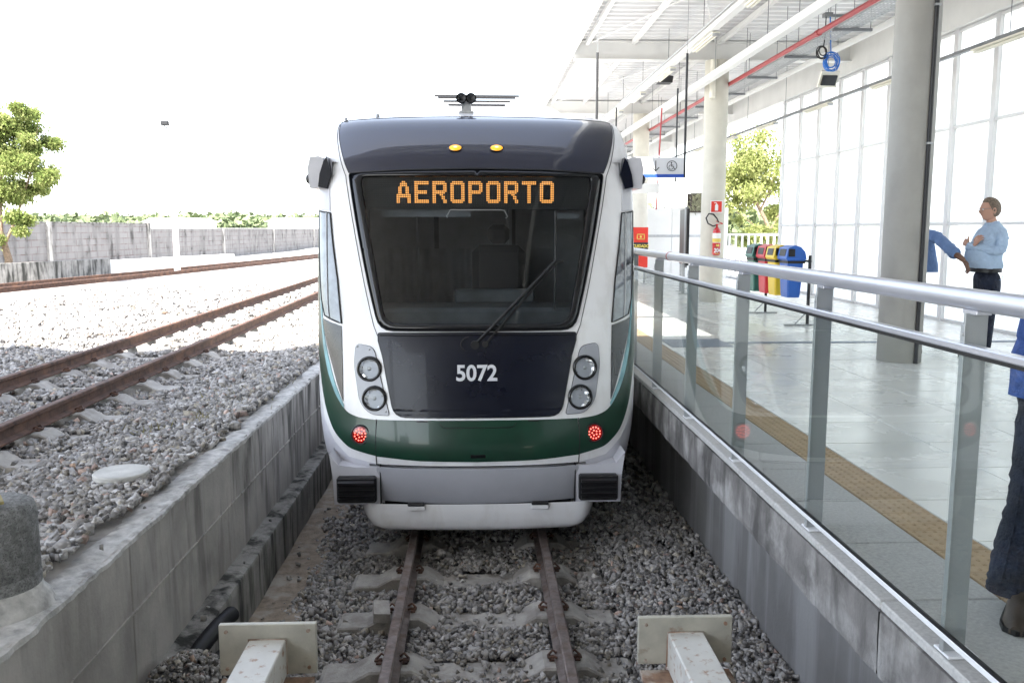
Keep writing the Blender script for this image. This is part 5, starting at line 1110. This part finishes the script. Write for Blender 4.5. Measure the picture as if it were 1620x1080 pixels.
def hand(root, wrist, d, palm_n, m, side=1, curl=.5, sc=1.):
    d = Vector(d).normalized(); pn = Vector(palm_n); pn = (pn - d * pn.dot(d)).normalized(); sdv = d.cross(pn) * side; W = Vector(wrist)
    mb = MB(); rows = []
    for t, wd, th in ((-.01, .026, .020), (.02, .030, .018), (.05, .040, .015), (.08, .042, .013), (.092, .036, .010)):
        rows.append([W + d * t * sc + sdv * (wd * sc * math.cos(a)) + pn * (th * sc * math.sin(a)) for a in [2 * math.pi * k / 14 for k in range(14)]])
    mb.grid(rows, close=True); mb.add(rows[-1], [tuple(range(14))])
    for k, (o, ln) in enumerate(((-.030, .062), (-.010, .074), (.011, .070), (.030, .054))):
        p = W + d * .084 * sc + sdv * o * sc; path = [p - d * .01]; a = 0
        for j in range(4): a += curl * (.25 + .25 * j) * (1 + .12 * k); path.append(path[-1] + (d * math.cos(a) + pn * math.sin(a) + sdv * o * 1.5) * ln * sc / 3.4)
        mb.tube(path, .009, 7, [.0095 * sc, .0092 * sc, .0085 * sc, .008 * sc, .005 * sc])
    p = W + d * .02 * sc - sdv * .028 * sc; path = [p, p + (d * .6 - sdv * .7) * .03 * sc, p + (d * .85 - sdv * .75 + pn * .25) * .055 * sc, p + (d * 1.1 - sdv * .65 + pn * .5) * .07 * sc]
    mb.tube(path, .011, 7, [.014 * sc, .012 * sc, .010 * sc, .006 * sc]); return part('hand', mb, m, root)
def sleeve(name, pts, rad, m, root, wr=.004, n=18):
    P_ = []; rs = []; q = [Vector(p) for p in pts]; N = 9 * (len(q) - 1)
    for k in range(N + 1):
        t = k / 9; i = min(int(t), len(q) - 2); u = t - i; p0, p1, p2, p3 = q[max(0, i - 1)], q[i], q[i + 1], q[min(len(q) - 1, i + 2)]
        P_.append(.5 * ((2 * p1) + (-p0 + p2) * u + (2 * p0 - 5 * p1 + 4 * p2 - p3) * u * u + (-p0 + 3 * p1 - 3 * p2 + p3) * u ** 3)); rs.append(rad[i] + (rad[i + 1] - rad[i]) * u + wr * math.sin(k * 1.9) * (.5 + .5 * math.sin(k * .7)))
    return part(name, MB().tube(P_, .05, n, rs), m, root)
def shoes(root, l):
    for x, y, a in l:
        ca, sa = math.cos(a), math.sin(a); mb = MB(); rows = []
        for t, w_, h in ((-.09, .028, .07), (-.06, .038, .095), (0, .042, .095), (.06, .044, .07), (.12, .046, .052), (.17, .036, .042), (.19, .018, .03)):
            rows.append([(x + t * ca - w_ * u * sa, y + t * sa + w_ * u * ca, 1.105 + h * v) for u, v in ((-1, 0), (-1, .45), (-.6, .9), (0, 1), (.6, .9), (1, .45), (1, 0))])
        mb.grid(rows); n = 7; mb.add(rows[0], [tuple(range(n))]); mb.add(rows[-1], [tuple(range(n))[::-1]]); part('shoe', mb, 'leather', root)
        so_ = MB().prism([(x + t * ca - w_ * sa * 1.08, y + t * sa + w_ * ca * 1.08) for t, w_ in ((-.10, .0), (-.085, .03), (-.05, .042), (.06, .048), (.12, .05), (.175, .038), (.198, .0), (.175, -.038), (.12, -.05), (.06, -.048), (-.05, -.042), (-.085, -.03))], 1.102, 1.122, 'Z'); part('sole', so_, 'black_rubber', root)
pi = math.pi
# --- man with crossed arms, facing left
X, Y = 5.385, 9.0
m1 = thing('person', 'man in a pale blue shirt and jeans standing with arms crossed, facing left', 'person', (X, Y, 1.1))
head(m1, (X + .005, Y, 2.700), pi - .10, .232)
skin('neck', [(X + .045, Y, 2.50), (X + .035, Y, 2.56), (X + .02, Y, 2.64)], [(0, 1), (1, 2)], [.060, .056, .052], 'skin', m1)
torso('shirt', [(X + .005, Y, 2.085, .138, .165, pi), (X - .012, Y, 2.115, .162, .178, pi), (X - .03, Y, 2.18, .172, .182, pi), (X - .03, Y, 2.26, .165, .180, pi), (X + .0, Y, 2.34, .150, .185, pi), (X + .03, Y, 2.43, .132, .190, pi), (X + .05, Y, 2.49, .108, .170, pi), (X + .05, Y, 2.53, .078, .110, pi), (X + .04, Y, 2.565, .060, .066, pi)], 'shirt_light', m1, wr=.010)
part('collar', MB().tube([(X + .036 + .062 * math.cos(t), Y + .066 * math.sin(t), 2.572 - .03 * max(0, -math.cos(t))) for t in [2 * pi * k / 20 for k in range(21)]], .011, 6), 'shirt_light', m1)
for s in (-1, 1):
    sleeve('sleeve', [(X + .05, Y + s * .12, 2.485), (X + .045, Y + s * .190, 2.42), (X + .02, Y + s * .225, 2.31), (X - .015, Y + s * .215, 2.275), (X - .11, Y + s * .12, 2.295), (X - .185, Y - s * .01, 2.325)], [.042, .056, .052, .052, .045, .038], 'shirt_light', m1, .007)
hand(m1, (X - .185, Y + .03, 2.335), (-.1, .8, .3), (1, 0, -.2), 'skin', 1, .7, .85)
hand(m1, (X - .175, Y - .07, 2.335), (.15, -.55, .75), (1, 0, 0), 'skin', -1, .5, .85)
part('belt', MB().grid([[(X + .004 + .146 * math.cos(t), Y + .172 * math.sin(t), z) for t in [2 * pi * k / 28 for k in range(28)]] for z in (2.045, 2.088)], close=True), 'black_rubber', m1)
skin('jeans', [(X + .005, Y, 2.0), (X + .005, Y, 2.085), (X + .03, Y - .085, 1.90), (X + .01, Y - .09, 1.62), (X + .0, Y - .09, 1.20), (X + .03, Y + .085, 1.90), (X + .02, Y + .09, 1.62), (X + .01, Y + .10, 1.20)], [(0, 1), (0, 2), (2, 3), (3, 4), (0, 5), (5, 6), (6, 7)], [(.150, .160), (.138, .158), .100, .074, .058, .100, .074, .058], 'denim', m1)
part('pocket_seam', MB().tube([(X + .135, Y - .08, 2.02), (X + .12, Y - .13, 1.98), (X + .06, Y - .165, 1.97)], .003, 5), 'shirt_mid', m1)
shoes(m1, [(X - .0, Y - .07, 2.4), (X + .03, Y + .10, 2.2)])
# --- man behind the column, arm reaching out
X, Y = 4.965, 9.62
m2 = thing('person', 'man in a blue shirt mostly hidden behind the big column, one arm reaching right', 'person', (X, Y, 1.1))
head(m2, (X - .06, Y, 2.70), .0, .22, 'ink_black', 'skin_dark')
skin('neck', [(X - .05, Y, 2.48), (X - .05, Y, 2.56), (X - .05, Y, 2.64)], [(0, 1), (1, 2)], [.062, .056, .055], 'skin_dark', m2)
torso('shirt', [(X + .05, Y, 2.02, .165, .19, 0), (X + .045, Y, 2.10, .160, .18, 0), (X + .02, Y, 2.22, .150, .18, 0), (X, Y, 2.34, .135, .20, 0), (X - .02, Y, 2.42, .115, .19, 0), (X - .04, Y, 2.48, .085, .14, 0), (X - .05, Y, 2.53, .06, .07, 0)], 'shirt_mid', m2, wr=.009)
sleeve('sleeve', [(4.93, 9.5, 2.43), (5.01, 9.38, 2.42), (5.03, 9.15, 2.32), (5.03, 8.99, 2.245), (5.03, 8.97, 2.235)], [.060, .064, .058, .062, .05], 'shirt_mid', m2, .008)
skin('forearm', [(5.03, 9.0, 2.25), (5.06, 8.93, 2.205), (5.085, 8.88, 2.165)], [(0, 1), (1, 2)], [.038, .033, .026], 'skin_dark', m2)
hand(m2, (5.08, 8.885, 2.17), (.40, -.2, -.85), (-.7, 0, -.5), 'skin_dark', 1, .35, .95)
sleeve('sleeve', [(X - .03, Y + .17, 2.42), (X - .05, Y + .24, 2.25), (X - .02, Y + .25, 2.06)], [.06, .06, .05], 'shirt_mid', m2, .005)
skin('trousers', [(X - .03, Y, 1.95), (X - .03, Y, 2.0), (X - .03, Y - .09, 1.86), (X - .04, Y - .10, 1.55), (X - .04, Y - .10, 1.18), (X - .03, Y + .09, 1.86), (X - .04, Y + .10, 1.55), (X - .04, Y + .10, 1.18)], [(0, 1), (0, 2), (2, 3), (3, 4), (0, 5), (5, 6), (6, 7)], [(.12, .14), (.12, .14), .090, .070, .055, .090, .070, .055], 'denim', m2)
shoes(m2, [(X - .04, Y - .10, pi), (X - .04, Y + .10, pi)])
# --- near man at the right edge
X, Y = 2.205, 2.98
m3 = thing('person', 'person in loose blue shirt and dark jeans, cut off by the right edge', 'person', (X, Y, 1.1))
head(m3, (X + .05, Y, 2.62), 0.3, .225)
skin('neck', [(X + .04, Y, 2.42), (X + .04, Y, 2.49), (X + .04, Y, 2.56)], [(0, 1), (1, 2)], [.062, .058, .055], 'skin', m3)
torso('shirt', [(X - .04, Y, 1.90, .235, .165, .1), (X - .045, Y, 2.05, .232, .165, .1), (X - .02, Y, 2.2, .215, .16, .1), (X, Y, 2.30, .20, .15, .1), (X + .02, Y, 2.37, .16, .125, .1), (X + .03, Y, 2.42, .10, .09, .1), (X + .04, Y, 2.46, .065, .065, .1)], 'shirt_blue', m3, wr=.012)
sleeve('sleeve', [(X - .12, Y, 2.36), (X - .19, Y - .01, 2.27), (X - .235, Y - .02, 2.12), (X - .225, Y - .05, 2.0)], [.055, .062, .058, .054], 'shirt_blue', m3, .008)
skin('forearm', [(X - .225, Y - .05, 2.02), (X - .16, Y - .15, 1.98), (X - .08, Y - .20, 2.0)], [(0, 1), (1, 2)], [.038, .032, .026], 'skin', m3)
hand(m3, (X - .08, Y - .20, 2.0), (.8, -.2, .1), (0, 1, 0), 'skin', 1, .6, .9)
skin('jeans', [(X - .02, Y, 1.88), (X - .02, Y, 1.94), (X - .15, Y - .02, 1.82), (X - .19, Y - .04, 1.60), (X - .215, Y - .02, 1.45), (X - .225, Y + .02, 1.20), (X + .09, Y, 1.82), (X + .10, Y, 1.58), (X + .11, Y + .02, 1.20)], [(0, 1), (0, 2), (2, 3), (3, 4), (4, 5), (0, 6), (6, 7), (7, 8)], [(.19, .135), (.18, .13), .115, .088, .078, .064, .115, .088, .064], 'denim', m3)
sleeve('trouser_leg', [(X - .15, Y - .02, 1.90), (X - .19, Y - .04, 1.64), (X - .205, Y - .03, 1.50), (X - .222, Y, 1.34), (X - .226, Y + .01, 1.22), (X - .226, Y + .01, 1.165)], [.112, .094, .082, .080, .084, .090], 'denim', m3, .005, 24)
part('side_seam', MB().tube([(X - .26, Y - .06, 1.90), (X - .278, Y - .075, 1.64), (X - .282, Y - .06, 1.45), (X - .30, Y - .03, 1.20)], .004, 5), 'denim', m3)
shoes(m3, [(X - .24, Y - .06, -2.2), (X + .10, Y + .0, -1.4)])
